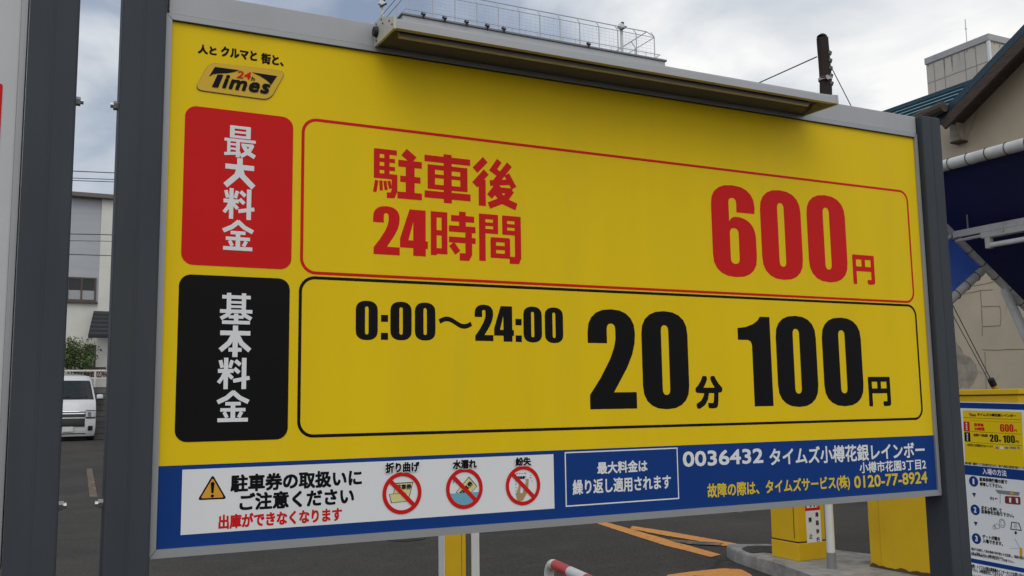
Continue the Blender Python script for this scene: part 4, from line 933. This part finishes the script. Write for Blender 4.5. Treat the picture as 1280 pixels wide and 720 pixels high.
ap2 = (apy, g1o.z + (apy - g1o.y) * slo)
yl2 = g0o.y + 0.02; zl2 = g0o.z + (yl2 - g0o.y) * slo
roof_slab(yl2, zl2, ap2[0], ap2[1]); roof_slab(2 * ap2[0] - yl2, zl2, ap2[0] - 0.0001, ap2[1])
# teal wing roof behind, ridge across, battens running level
wx1 = WX + 3.4; r0 = atx(1109, 141.5, wx1); r1 = atx(1207, 107.5, wx1); zr = (r0.z + r1.z) / 2; wx0 = WX + 0.3; ze = zr - (wx1 - wx0) * 0.62
ya_, yb_ = r0.y, r1.y - 4.0
nrm = Vector((-(zr - ze), 0, wx1 - wx0)).normalized()
b = MB(); b.prism([(wx0, ya_, ze), (wx1, ya_, zr), (wx1, yb_, zr), (wx0, yb_, ze)], nrm * -0.10, TEAL); wr = b.build('roof', sb)
b = MB(); b.box((wx1 - 0.12, yb_, zr - 0.05), (wx1 + 0.12, ya_ + 0.08, zr + 0.05), TEALD, 0.02); b.build('ridge_cap', wr)
b = MB()
for i in range(12):
    t = (i + 0.5) / 12; p = Vector((wx0 + (wx1 - wx0) * t, 0, ze + (zr - ze) * t))
    b.prism([(p.x, ya_, p.z), (p.x + 0.05, ya_, p.z + 0.031), (p.x + 0.05 + nrm.x * 0.05, ya_, p.z + 0.031 + nrm.z * 0.05), (p.x + nrm.x * 0.05, ya_, p.z + nrm.z * 0.05)], (0, yb_ - ya_, 0), TEAL)
b.build('roof_batten', wr)
b = MB(); b.box((WX + 0.35, yb_ + 0.2, 0), (wx1 + 2.5, ya_ - 0.2, ze - 0.02), STUC); b.build('wing_wall', sb)
b = MB(); b.prism([(wx0, ya_ - 0.2, ze - 0.02), (wx1, ya_ - 0.2, zr - 0.12), (wx1 + 2.5, ya_ - 0.2, ze - 0.02)], (0, -0.2, 0), STUC); b.build('gable_end', sb)
la_ = atx(1128, 157, WX - 0.55); lb2 = atx(1180, 133, WX - 0.55); b = MB(); b.tube([la_, lb2], 0.085, WOODB, 10); b.build('roof_beam', sb)

# ================================================================== TOWER BLOCK
T = atd(1235, 42, 40.0)
tw = empty('tower_block', (T.x, T.y, 0), 'pale panelled concrete stair tower with a thin antenna, above the stucco roof', 'building')
tl = atx(1157, 72, T.x); tr = at(1270, 50.5, T.y); ty = tl.y - T.y; tz_ = T.z
b = MB(); b.box((T.x, T.y, 0), (T.x + 4.2, T.y + ty, tz_ - 0.3), TOWERM); b.build('wall', tw)
b = MB(); b.box((T.x - 0.05, T.y - 0.05, tz_ - 0.3), (T.x + 4.25, T.y + ty + 0.05, tz_), mat('coping_grey', (0.45, 0.45, 0.46), 0.8, dirt=(0.3, 0.3, 0.3), dscale=1, damt=0.5), 0.02); b.build('coping', tw)
b = MB()
JOINT = mat('panel_joint_line', (0.34, 0.31, 0.265), 0.95)
for z in (tz_ - 1.22, tz_ - 2.12, tz_ - 3.0, tz_ - 3.9, tz_ - 4.8): b.box((T.x - 0.004, T.y + 0.01, z), (T.x + 0.0, T.y + ty - 0.01, z + 0.05), JOINT); b.box((T.x + 0.01, T.y - 0.004, z), (T.x + 4.1, T.y, z + 0.035), JOINT)
for i in range(1, 6):
    if i == 3: continue
    y = T.y + ty * i / 6 + 0.1; b.box((T.x - 0.006, y, tz_ - 9), (T.x - 0.0005, y + 0.045, tz_ - 0.3), JOINT)
for i in range(1, 5): x = T.x + 4.2 * i / 5; b.box((x, T.y - 0.006, tz_ - 9), (x + 0.03, T.y - 0.0005, tz_ - 0.3), JOINT)
b.build('panel_joint', tw)
b = MB(); b.box((T.x - 0.03, T.y - 0.03, 0), (T.x + 0.08, T.y + 0.08, tz_ - 0.31), WHT); b.build('corner_trim', tw)
def comb(p0, d, L, n0, seed):
    rj = random.Random(seed); b = MB(); vs = []; fs = []; x = 0.0; hs_ = 0.1
    k = 0
    while x < L:
        hs_ = 0.05 + (0.85 * rj.random() ** 3 if rj.random() < 0.55 else 0.03); w = 0.03 + 0.10 * rj.random()
        for h_ in (0.04, hs_ , 0.04):
            vs += [p0 + d * min(x, L), p0 + d * min(x, L) + Vector((0, 0, -h_))]; x += w / 2
        x += 0.02 + 0.12 * rj.random() ** 2
    n = len(vs) // 2; fs = [[2 * i, 2 * i + 2, 2 * i + 3, 2 * i + 1] for i in range(n - 1)]
    b.add(vs, fs, STREAK); b.build('dirt_streak', tw)
comb(Vector((T.x - 0.008, T.y + 0.12, tz_ - 0.3)), Vector((0, 1, 0)), ty - 0.2, 0, 5)
comb(Vector((T.x + 0.12, T.y - 0.008, tz_ - 0.3)), Vector((1, 0, 0)), 3.9, 0, 9)

an = Vector((T.x + 0.9, T.y + 1.7, tz_)); b = MB(); b.tube([an, an + Vector((0, 0, 1.45))], 0.018, GALV, 6); b.tube([an + Vector((-0.06, 0, 1.0)), an + Vector((0.06, 0, 1.0))], 0.02, GALV, 6); b.build('antenna', tw)

# ================================================================== WOODEN UTILITY POLE
PD = 12.0
pt = atd(1028.5, 48, PD)
up = empty('utility_pole', (pt.x, pt.y, 0), 'dark brown wooden utility pole stub with rusty steps, rising behind the sign lamp', 'utility pole')
b = MB(); n_ = 40; pts = [(pt.x + 0.008 * math.sin(i * 0.9), pt.y, pt.z * i / n_) for i in range(n_ + 1)]
b.tube(pts, 0.10, POLEW, 14, 0.074); b.tube([(pt.x + 0.008 * math.sin(n_ * 0.9), pt.y, pt.z - 0.001), (pt.x + 0.012, pt.y, pt.z + 0.035)], 0.073, POLEW, 14, 0.05); b.build('pole', up, True)
for k in range(5):
    z = pt.z - 0.2 - k * 0.1; b = MB(); b.prism([(pt.x + 0.0, pt.y - 0.085, z), (pt.x + 0.07, pt.y - 0.06, z), (pt.x + 0.085, pt.y - 0.03, z - 0.03), (pt.x - 0.01, pt.y - 0.085, z - 0.03)], (0.004, -0.012, 0.010), GREYP); b.build('bracket', up)
b = MB(); z = pt.z - 0.56; b.tube([(pt.x, pt.y, z), (pt.x, pt.y, z + 0.035)], 0.085, GALV, 16); b.tube([(pt.x - 0.13, pt.y - 0.06, z + 0.01), (pt.x - 0.05, pt.y - 0.09, z + 0.02)], 0.014, RUST, 8); b.tube([(pt.x - 0.05, pt.y - 0.10, z + 0.01), (pt.x - 0.05, pt.y - 0.085, z + 0.01)], 0.03, GALV, 10); b.build('band_clamp', up)
# guy wires with cover
A0 = atd(1034, 74, PD); 
def ground_on(px, py): return gnd(px, py)
G = gnd(1299, 593)
gw = empty('guy_wire', (G.x, G.y, 0), 'pair of thin guy wires with a yellow sleeve, running down from the wooden pole', 'wire')
b = MB(); b.tube([A0, G], 0.0065, WIREM, 6); b.tube([A0 + Vector((0, 0, -0.40)), G + Vector((0.02, 0.02, 0.04))], 0.0055, WIREM, 6); b.build('wire', gw)
d = (A0 - G).normalized(); Lc = 1.5
# sleeve top where the photo shows it
b = MB(); b.tube([G, G + d * (Lc - 0.10)], 0.042, GUYY, 12); b.build('sleeve', gw, True)
b = MB(); b.tube([G + d * (Lc - 0.10), G + d * Lc], 0.043, DARK, 12); b.build('sleeve_cap', gw, True)
# single wire to the left
b = MB(); e0 = atd(1021, 71, PD); e1 = atd(700, 205, 22); b.tube([e0, (e0 + e1) / 2 + Vector((0, 0, -0.1)), e1], 0.008, WIREM, 6); tag(b.build('overhead_wire'), 'single thin wire leaving the wooden pole towards the sign lamp', 'wire')

# ================================================================== APARTMENT BLOCK BEHIND, WITH ROOF FENCE
YB = 18.0
pa = at(505, 16, YB); pb = at(828, 76.5, YB); RZ = (pa.z + pb.z) / 2
ab = empty('flat_roof_building', ((pa.x + pb.x) / 2, YB, 0), 'pale flat-roofed building with a parapet, rising behind the price sign', 'building')
b = MB(); b.box((pa.x, YB, 0), (pb.x, YB + 9, RZ - 0.6), WALLP); b.build('wall', ab)
b = MB(); b.box((pa.x - 0.05, YB - 0.05, RZ - 0.6), (pb.x + 0.05, YB + 9.05, RZ - 0.05), mat('parapet_grey', (0.50, 0.52, 0.55), 0.7, var=0.04, dirt=(0.36, 0.37, 0.39), dscale=1.5, damt=0.4), 0.01); b.box((pa.x - 0.09, YB - 0.09, RZ - 0.05), (pb.x + 0.09, YB + 9.09, RZ), GREYP, 0.01); b.build('parapet', ab)
for fl_ in range(3):
    for i in range(4):
        x = pa.x + 0.7 + i * 1.75; z = 1.4 + fl_ * 2.9
        b = MB(); b.box((x, YB - 0.03, z), (x + 1.1, YB - 0.001, z + 0.07), GALV); b.box((x, YB - 0.03, z + 1.23), (x + 1.1, YB - 0.001, z + 1.3), GALV)
        for q in (x, x + 0.53, x + 1.04): b.box((q, YB - 0.028, z + 0.072), (q + 0.06, YB - 0.001, z + 1.228), GALV)
        wf = b.build('window', ab); b = MB(); b.box((x + 0.06, YB - 0.012, z + 0.07), (x + 1.04, YB - 0.002, z + 1.23), GLASSD); b.build('pane', wf)
FY = YB + 0.35
rf = empty('roof_fence', ((pa.x + pb.x) / 2, FY, RZ), 'thin grey metal safety fence along the edge of the flat roof', 'fence')
fx1 = at(818.5, 70, FY).x; fx0 = at(512, 10, FY).x; ftop = at(642, 4.2, FY).z; fh = ftop - RZ
npst = 13; r_ = 0.013
def fpost(x, y, ky=0.0, kx=0.0):
    b = MB(); b.tube([(x, y, RZ - 0.05), (x, y, RZ + fh * 0.82), (x + kx, y + ky, RZ + fh)], r_ * 1.1, GALV, 6); b.build('fence_post', rf)
for i in range(npst): fpost(fx0 + (fx1 - fx0) * i / (npst - 1), FY, 0.14)
for i in range(1, 4): fpost(fx1, FY + i * 0.9, 0, -0.14); fpost(fx0, FY + i * 0.9, 0, 0.14)
b = MB()
b.tube([(fx0, FY + 0.14, RZ + fh), (fx1 - 0.14, FY + 0.14, RZ + fh)], r_, GALV, 6); b.tube([(fx0, FY, RZ + fh * 0.80), (fx1, FY, RZ + fh * 0.80)], r_ * 0.7, GALV, 6)
b.tube([(fx1 - 0.14, FY + 0.14, RZ + fh), (fx1 - 0.14, FY + 2.7, RZ + fh)], r_, GALV, 6); b.tube([(fx1, FY, RZ + fh * 0.8), (fx1, FY + 2.7, RZ + fh * 0.8)], r_ * 0.8, GALV, 6)
b.tube([(fx1 - 0.14, FY + 0.14, RZ + fh), (fx1, FY, RZ + fh * 0.82)], r_, GALV, 6)
b.tube([(fx0, FY, RZ + fh), (fx0, FY + 2.7, RZ + fh)], r_, GALV, 6); b.tube([(fx0, FY, RZ + fh * 0.8), (fx0, FY + 2.7, RZ + fh * 0.8)], r_, GALV, 6)
b.build('rail', rf)
b = MB(); lx1 = at(826, 66, YB).x; lz = RZ + 0.15
b.tube([(pa.x + 0.05, YB + 1.6, lz), (pa.x + 0.05, YB + 0.03, lz), (lx1, YB + 0.03, lz), (lx1, YB + 0.5, lz)], 0.010, GALV, 6)
x = pa.x + 0.3
while x < lx1: b.tube([(x, YB + 0.03, RZ - 0.02), (x, YB + 0.03, lz)], 0.007, GALV, 5); x += 0.36
b.build('low_rail', rf)
b = MB()
for i in range(1, 9):
    z = RZ + fh * 0.8 * i / 9; b.tube([(fx0, FY, z), (fx1, FY, z)], 0.0022, GALV, 4)
x = fx0
while x < fx1: b.tube([(x, FY, RZ), (x, FY, RZ + fh * 0.8)], 0.0018, GALV, 4); x += 0.13
b.build('wire_mesh', rf)
def floodlight():
    o = empty('floodlight', (0, 0, 0), 'small black floodlight clamped to the parapet below the roof fence', 'floodlight', 'floodlights along the roof parapet')
    b = MB(); b.box((-0.06, -0.10, 0.0), (0.05, -0.02, 0.055), DARK, 0.015, Matrix.Rotation(0.3, 3, 'Y')); b.tube([(-0.0, -0.05, 0.02), (0.02, -0.03, -0.05), (0.02, 0.03, -0.03)], 0.014, DARK, 6); b.build('lamp_head', o)
    b = MB(); b.box((-0.045, -0.106, 0.012), (0.035, -0.101, 0.045), GREYP); b.build('lens', o); return o
first = floodlight(); spots = [(529, 16.5), (555.5, 21), (583, 26), (609, 31), (629.5, 38), (735.5, 58)]
whr = ['leftmost small black floodlight on the parapet, beside the fence corner', 'second small black floodlight from the left end of the parapet', 'third small black floodlight from the left end of the parapet', 'fourth small black floodlight from the left end of the parapet', 'fifth small black floodlight, rightmost of the close row of five', 'lone small black floodlight near the camera mast on the parapet']
kids = list(first.children)
for i, (px, py) in enumerate(spots):
    if i == 0: o = first
    else:
        o = first.copy(); COL.objects.link(o)
        for c in kids: d_ = c.copy(); COL.objects.link(d_); d_.parent = o
    o.location = (at(px, py, YB - 0.1).x, YB - 0.06, RZ + 0.0); o['label'] = whr[i]
def mast(px, base_y, top_py, Y, label, scale=1.0):
    p = at(px, base_y, Y); tz2 = at(px, top_py, Y).z
    o = empty('camera_mast', (p.x, Y, RZ), label, 'mast')
    b = MB(); b.tube([(p.x, Y, RZ - 0.05), (p.x, Y, tz2 - 0.12)], 0.042 * scale, BOXW, 10); b.build('mast_pole', o, True)
    b = MB(); b.box((p.x - 0.11, Y - 0.1, tz2 - 0.24), (p.x + 0.05, Y + 0.03, tz2 - 0.10), BOXW, 0.01, Matrix.Rotation(0.5, 3, 'Y')); b.box((p.x - 0.12, Y - 0.14, tz2 - 0.27), (p.x + 0.1, Y - 0.08, tz2 - 0.22), DARK, 0.01, Matrix.Rotation(-0.6, 3, 'Y')); b.build('camera_head', o)
    b = MB(); b.tube([(p.x + 0.03, Y, tz2 - 0.12), (p.x + 0.035, Y, tz2 - 0.02)], 0.055, DARK, 10, 0.045); b.build('lamp_head', o)
mast(777.5, 62, 27, FY + 0.5, 'white mast with a small camera head behind the right end of the roof fence')
mast(478, 18, -2, YB + 4.2, 'white mast with a dark lamp head at the left end of the flat roof')

# ================================================================== LEFT BACKGROUND: house, bush, railing, van, wires
HY = 36.0
hs = empty('far_house', (1.0, HY, 0), 'grey and cream two-storey house with a tiled awning, seen between the two left posts', 'house')
hx0 = at(60, 250, HY).x; hxm = at(127.5, 250, HY).x; hx1 = at(176, 250, HY).x; hz = at(120, 249, HY).z
b = MB(); zs = at(100, 379, HY).z; b.box((hx0 - 6, HY, zs), (hxm, HY + 8, hz), WALLG); b.box((hx0 - 6, HY + 0.001, 0), (hxm, HY + 8, zs - 0.001), WALLC); b.box((hxm + 0.0, HY - 0.10, 0), (hx1 + 1.5, HY + 8, hz - 0.001), WALLC); b.build('wall', hs)
b = MB(); b.box((hx0 - 6.2, HY - 0.35, hz + 0.002), (hx1 + 1.7, HY + 8.3, hz + 0.16), mat('eave_brown', (0.16, 0.14, 0.12), 0.7), 0.01); b.build('roof', hs)
def win(name, px0, px1, py0, py1, frame, sill=True):
    a = at(px0, py0, HY); c = at(px1, py1, HY); b = MB(); t = 0.06
    b.box((a.x, HY - 0.05, c.z), (c.x, HY - 0.002, c.z + t), frame); b.box((a.x, HY - 0.05, a.z - t), (c.x, HY - 0.002, a.z), frame)
    for q in (a.x, (a.x + c.x) / 2 - t / 2, c.x - t): b.box((q, HY - 0.048, c.z + t + 0.001), (q + t, HY - 0.002, a.z - t - 0.001), frame)
    w_ = b.build(name, hs); b = MB(); b.box((a.x + t, HY - 0.02, c.z + t), (c.x - t, HY - 0.003, a.z - t), GLASSD); b.box((a.x + t, HY - 0.022, c.z + t + 0.0), (c.x - t, HY - 0.0201, c.z + (a.z - c.z) * 0.45), mat('curtain', (0.35, 0.36, 0.38), 0.3, spec=0.8)); b.build('pane', w_)
    if sill: b = MB(); b.box((a.x - 0.05, HY - 0.14, c.z - 0.07), (c.x + 0.05, HY, c.z - 0.002), frame); b.build('sill', w_)
win('window', 84, 119.5, 346, 377, BROWNF); win('window', 106, 130.5, 431, 459, BROWNF)
a = at(117, 389, HY); c = at(110, 419, HY - 0.9); c2 = at(150, 419, HY - 0.9)
b = MB(); b.prism([(a.x, HY - 0.12, a.z), (c2.x, HY - 0.12, a.z), (c2.x, HY - 0.95, c.z), (c.x, HY - 0.95, c.z)], (0, 0.0, -0.10), ROOFT)
nr = 6; 
for i in range(nr):
    t = (i + 0.05) / nr; t2 = (i + 1) / nr; xl = a.x + (c.x - a.x) * t2
    y_ = HY - 0.12 + (-0.83) * t2; z_ = a.z + (c.z - a.z) * t2
    b.box((xl, y_ - 0.02, z_ - 0.02), (c2.x, y_ + 0.03, z_ + 0.05), ROOFT)
b.build('tiled_awning', hs)
# bush
TZ = at(120, 484, 34.6).z
bc = at(101, 447, 35.0); bo_ = empty('bush', (bc.x, 35, TZ), 'green leafy bush in front of the cream house wall, above the white van', 'bush')
b = MB(); rnd = random.Random(3)
for i in range(2600):
    th = rnd.random() * 2 * math.pi; ph = math.acos(2 * rnd.random() - 1); rr = (rnd.random() ** 0.45)
    lump = 1 + 0.22 * math.sin(3 * th + 1.3) * math.sin(2 * ph) + 0.12 * math.sin(7 * th)
    p = Vector((bc.x - 0.25 + 0.80 * rr * lump * math.sin(ph) * math.cos(th), 35 + 0.55 * rr * lump * math.sin(ph) * math.sin(th), bc.z + 0.02 + 0.66 * rr * lump * math.cos(ph)))
    if p.z < TZ + 0.1: continue
    s_ = 0.035 + 0.03 * rnd.random(); u = Vector((rnd.gauss(0, 1), rnd.gauss(0, 1), rnd.gauss(0, 1))).normalized(); v = u.orthogonal().normalized()
    b.add([p - u * s_, p + v * s_ * .5, p + u * s_, p - v * s_ * .5], [[0, 1, 2, 3]], LEAF if rnd.random() < 0.6 else LEAFD)
b.build('crown', bo_)
b = MB()
for k in range(5): b.tube([(bc.x - 0.25 + 0.05 * k, 35, TZ), (bc.x - 0.55 + 0.18 * k, 35, bc.z + 0.1)], 0.03, TWIG, 6, 0.01)
b.build('trunk', bo_)
# white railing
BLOCK = mat('dark_block_wall', (0.13, 0.13, 0.125), 0.9, var=0.25, scale=3, bump=0.3, bscale=25, dirt=(0.06, 0.07, 0.05), dscale=2, damt=0.6)
tw_ = empty('terrace_wall', (1.3, 34.5, 0), 'dark grey block retaining wall behind the white van, below the white railing', 'wall'); tw_['kind'] = 'thing'
b = MB(); b.box((at(60, 480, 34.6).x - 3.2, 34.5, 0), (at(160, 480, 34.6).x + 1.2, 35.9, TZ), BLOCK, 0.01); b.build('wall', tw_)
b = MB(); z = 0.2
while z < TZ: b.box((at(60, 480, 34.6).x - 3.2, 34.494, z), (at(160, 480, 34.6).x + 1.2, 34.4985, z + 0.018), DARK); z += 0.2
b.box((at(60, 480, 34.6).x - 3.2, 34.494, 0.02), (at(60, 480, 34.6).x - 3.18, 34.4965, TZ - 0.02), DARK); b.build('course_joint', tw_)
rl_ = empty('railing', (1.3, 34.6, TZ), 'white metal railing on the block wall in front of the house, behind the van', 'railing')
ra = at(60, 464, 34.6); rb = at(160, 464, 34.6); zt = at(120, 463.5, 34.6).z; zm = at(120, 473, 34.6).z
b = MB(); b.tube([(ra.x - 3, 34.6, zt), (rb.x + 1, 34.6, zt)], 0.035, BOXW, 8); b.tube([(ra.x - 3, 34.6, zm), (rb.x + 1, 34.6, zm)], 0.028, BOXW, 8); b.build('rail', rl_)
for px in (70, 119, 134.5, 160):
    x = at(px, 470, 34.6).x; b = MB(); b.tube([(x, 34.6, TZ), (x, 34.6, zt)], 0.035, BOXW, 8); b.build('railing_post', rl_)
# red flowers in a planter by the railing
fc = at(116, 466, 35.4); fo = empty('flower_planter', (fc.x, 35.4, TZ), 'small planter of red flowers by the house window', 'planter')
b = MB(); b.box((fc.x - 0.35, 35.3, TZ), (fc.x + 0.55, 35.6, fc.z - 0.2), WALLC, 0.02); b.build('planter_box', fo)
b = MB()
for i in range(260):
    p = Vector((fc.x - 0.3 + 0.8 * rnd.random(), 35.3 + 0.3 * rnd.random(), fc.z - 0.2 + 0.32 * rnd.random())); s_ = 0.04; u = Vector((rnd.gauss(0, 1), rnd.gauss(0, 1), rnd.gauss(0, 1))).normalized(); v = u.orthogonal()
    b.add([p - u * s_, p + v * s_ * .6, p + u * s_, p - v * s_ * .6], [[0, 1, 2, 3]], FLOWER if rnd.random() < 0.45 else LEAFD)
b.build('flowers', fo)

# van
VY = gnd(110, 551).y; vr = gnd(120.5, 550).x; VW = 0.86; vx = at(120.0, 520, VY + 0.12).x - VW; VH = at(100, 466.5, VY + 0.9).z
van = empty('parked_van', (vx, VY, 0), 'white van parked facing the camera, seen between the two left posts', 'van')
def interp(z, tab):
    for (z0_, a0), (z1_, a1) in zip(tab, tab[1:]):
        if z <= z1_: return a0 + (a1 - a0) * (z - z0_) / (z1_ - z0_)
    return tab[-1][1]
YF = [(0.16, 0.06), (0.30, 0.0), (0.60, -0.01), (0.98, 0.06), (1.30, 0.22), (1.42, 0.34), (2.02 * VH / 2.24, 0.86), (VH - 0.10, 0.95), (VH, 1.35)]
WD = [(0.16, VW - 0.04), (0.35, VW - 0.005), (0.95, VW), (1.35, VW - 0.01), (2.0, VW - 0.13), (VH - 0.10, VW - 0.22), (VH, VW - 0.42)]
VL = 4.75
def front(xr, z): w_ = interp(z, WD); return Vector((vx + xr * w_, VY + interp(z, YF) + 0.20 * abs(xr) ** 4.0, z))
zl = [0.16, 0.22, 0.30, 0.45, 0.60, 0.80, 0.98, 1.15, 1.30, 1.42, 1.60, 1.80, 2.0 * VH / 2.24, VH - 0.16, VH - 0.10, VH - 0.04, VH]
nf = 17; rings = []
for z in zl:
    rg = [front(-1 + 2 * i / (nf - 1), z) for i in range(nf)]; w_ = interp(z, WD); yb = VY + VL - 0.05 - (0.15 if z > 1.9 else 0)
    rg += [Vector((vx + w_, VY + 1.6, z)), Vector((vx + w_, yb - 0.1, z)), Vector((vx + w_ - 0.1, yb, z)), Vector((vx - w_ + 0.1, yb, z)), Vector((vx - w_, yb - 0.1, z)), Vector((vx - w_, VY + 1.6, z))]
    rings.append(rg)
nr_ = len(rings[0]); b = MB(); vs = [p for rg in rings for p in rg]; fs = [[i * nr_ + j, i * nr_ + (j + 1) % nr_, (i + 1) * nr_ + (j + 1) % nr_, (i + 1) * nr_ + j] for i in range(len(zl) - 1) for j in range(nr_)]
fs.append([(len(zl) - 1) * nr_ + j for j in range(nr_)]); fs.append(list(range(nr_))[::-1]); b.add(vs, fs, VANW); b.build('body', van, True)
def patch(name, xa, xb, za, zb, M, off=0.012, nx_=12, nz_=4, parent=van):
    b = MB(); vs = []
    for i in range(nz_ + 1):
        for j in range(nx_ + 1):
            z = za + (zb - za) * i / nz_; x = xa + (xb - xa) * j / nx_; vs.append(front(x, z) + Vector((0, -off, 0)))
    fs = [[i * (nx_ + 1) + j, i * (nx_ + 1) + j + 1, (i + 1) * (nx_ + 1) + j + 1, (i + 1) * (nx_ + 1) + j] for i in range(nz_) for j in range(nx_)]
    b.add(vs, fs, M); return b.build(name, parent, True)
zt_ = 1.99 * VH / 2.24
patch('windscreen', -0.93, 0.93, 1.40, zt_, GLASSD)
patch('grille', -0.64, 0.64, 0.80, 0.985, VANK, 0.014); patch('grille_bar', -0.62, 0.62, 0.905, 0.945, CHROME, 0.026); patch('grille_bar', -0.62, 0.62, 0.985, 1.005, CHROME, 0.02)
patch('lower_grille', -0.60, 0.60, 0.48, 0.76, VANK, 0.02); patch('bumper_slot', -0.66, 0.66, 0.235, 0.262, VANK, 0.014)
for s_ in (-1, 1):
    patch('headlight_surround', min(s_ * 0.62, s_ * 0.99), max(s_ * 0.62, s_ * 0.99), 0.75, 1.03, VANK, 0.013, 6)
    hl = patch('headlight', min(s_ * 0.62, s_ * 0.985), max(s_ * 0.62, s_ * 0.985), 0.80, 1.00, LENS, 0.019, 6); patch('headlight_bulb', min(s_ * 0.70, s_ * 0.82), max(s_ * 0.70, s_ * 0.82), 0.82, 0.96, CHROME, 0.03, 4, 3, hl)
    patch('fog_light', min(s_ * 0.72, s_ * 0.90), max(s_ * 0.72, s_ * 0.90), 0.34, 0.50, VANK, 0.016, 4)
    p = front(s_, 1.45); b = MB(); b.box((p.x + s_ * 0.05, p.y + 0.15, 1.38), (p.x + s_ * 0.27, p.y + 0.30, 1.58), VANW, 0.06); b.box((p.x + s_ * 0.07, p.y + 0.143, 1.375), (p.x + s_ * 0.25, p.y + 0.155, 1.43), VANK, 0.004); b.tube([(p.x - s_ * 0.05, p.y + 0.3, 1.45), (p.x + s_ * 0.1, p.y + 0.24, 1.48)], 0.03, VANK, 8); mi = b.build('wing_mirror', van, True)
    for y in (VY + 0.75, VY + 3.55):
        b = MB(); xw = vx + s_ * (VW - 0.02); b.tube([(xw - s_ * 0.2, y, 0.32), (xw, y, 0.32)], 0.32, TYRE, 24); wh = b.build('wheel', van, True); b = MB(); b.tube([(xw - s_ * 0.01, y, 0.32), (xw + s_ * 0.012, y, 0.32)], 0.2, GALV, 20); b.build('rim', wh, True)
    b = MB(); w_ = VW - 0.03
    for y0_, y1_ in ((1.25, 2.1), (2.2, 3.3), (3.4, 4.5)): b.prism([(vx + s_ * (interp(1.42, WD) + 0.006), VY + y0_, 1.42), (vx + s_ * (interp(1.42, WD) + 0.006), VY + y1_, 1.42), (vx + s_ * (interp(1.95, WD) + 0.008), VY + y1_, 1.95), (vx + s_ * (interp(1.95, WD) + 0.008), VY + y0_ + (0.15 if y0_ < 2 else 0), 1.95)], (-s_ * 0.004, 0, 0), GLASSD)
    b.build('side_window', van)
b = MB(); p = front(0, 0.44); b.box((vx - 0.165, p.y - 0.05, 0.32), (vx + 0.165, p.y - 0.03, 0.485), mat('plate_white', (0.7, 0.71, 0.7), 0.4), 0.004); b.build('number_plate', van)
for xa_, xb_ in ((-0.55, 0.05), (0.1, 0.7)):
    b = MB(); b.tube([front(xa_, 1.42) + Vector((0, -0.03, 0)), front(xb_, 1.50) + Vector((0, -0.03, 0))], 0.012, VANK, 6); b.build('wiper', van)

# wires in the gap
for n_w, (y0_, y1_, dist, r_, lab) in enumerate(((213.5, 216.5, 26, 0.012, 'topmost dark overhead wire crossing the sky between the left posts'), (222.5, 224.5, 26, 0.010, 'middle overhead wire crossing the sky just above the grey house'), (225.5, 227.5, 26.3, 0.010, 'lowest overhead wire crossing the sky just above the grey house eave'),
                              (292.8, 293.2, 30, 0.013, 'upper dark wire crossing in front of the grey house wall'), (301.5, 301, 30, 0.009, 'thin middle wire crossing in front of the grey house wall'), (318.2, 319.6, 30, 0.012, 'lower dark wire crossing in front of the grey house wall, above the window'))):
    a = at(60, y0_ - 1, dist); c = at(180, y1_ + 1.2, dist); d_ = (c - a); b = MB(); b.tube([a - d_ * 4, a, c, c + d_ * 3], r_, WIREM, 6); tag(b.build('overhead_wire'), lab, 'wire', 'wires between the left posts')
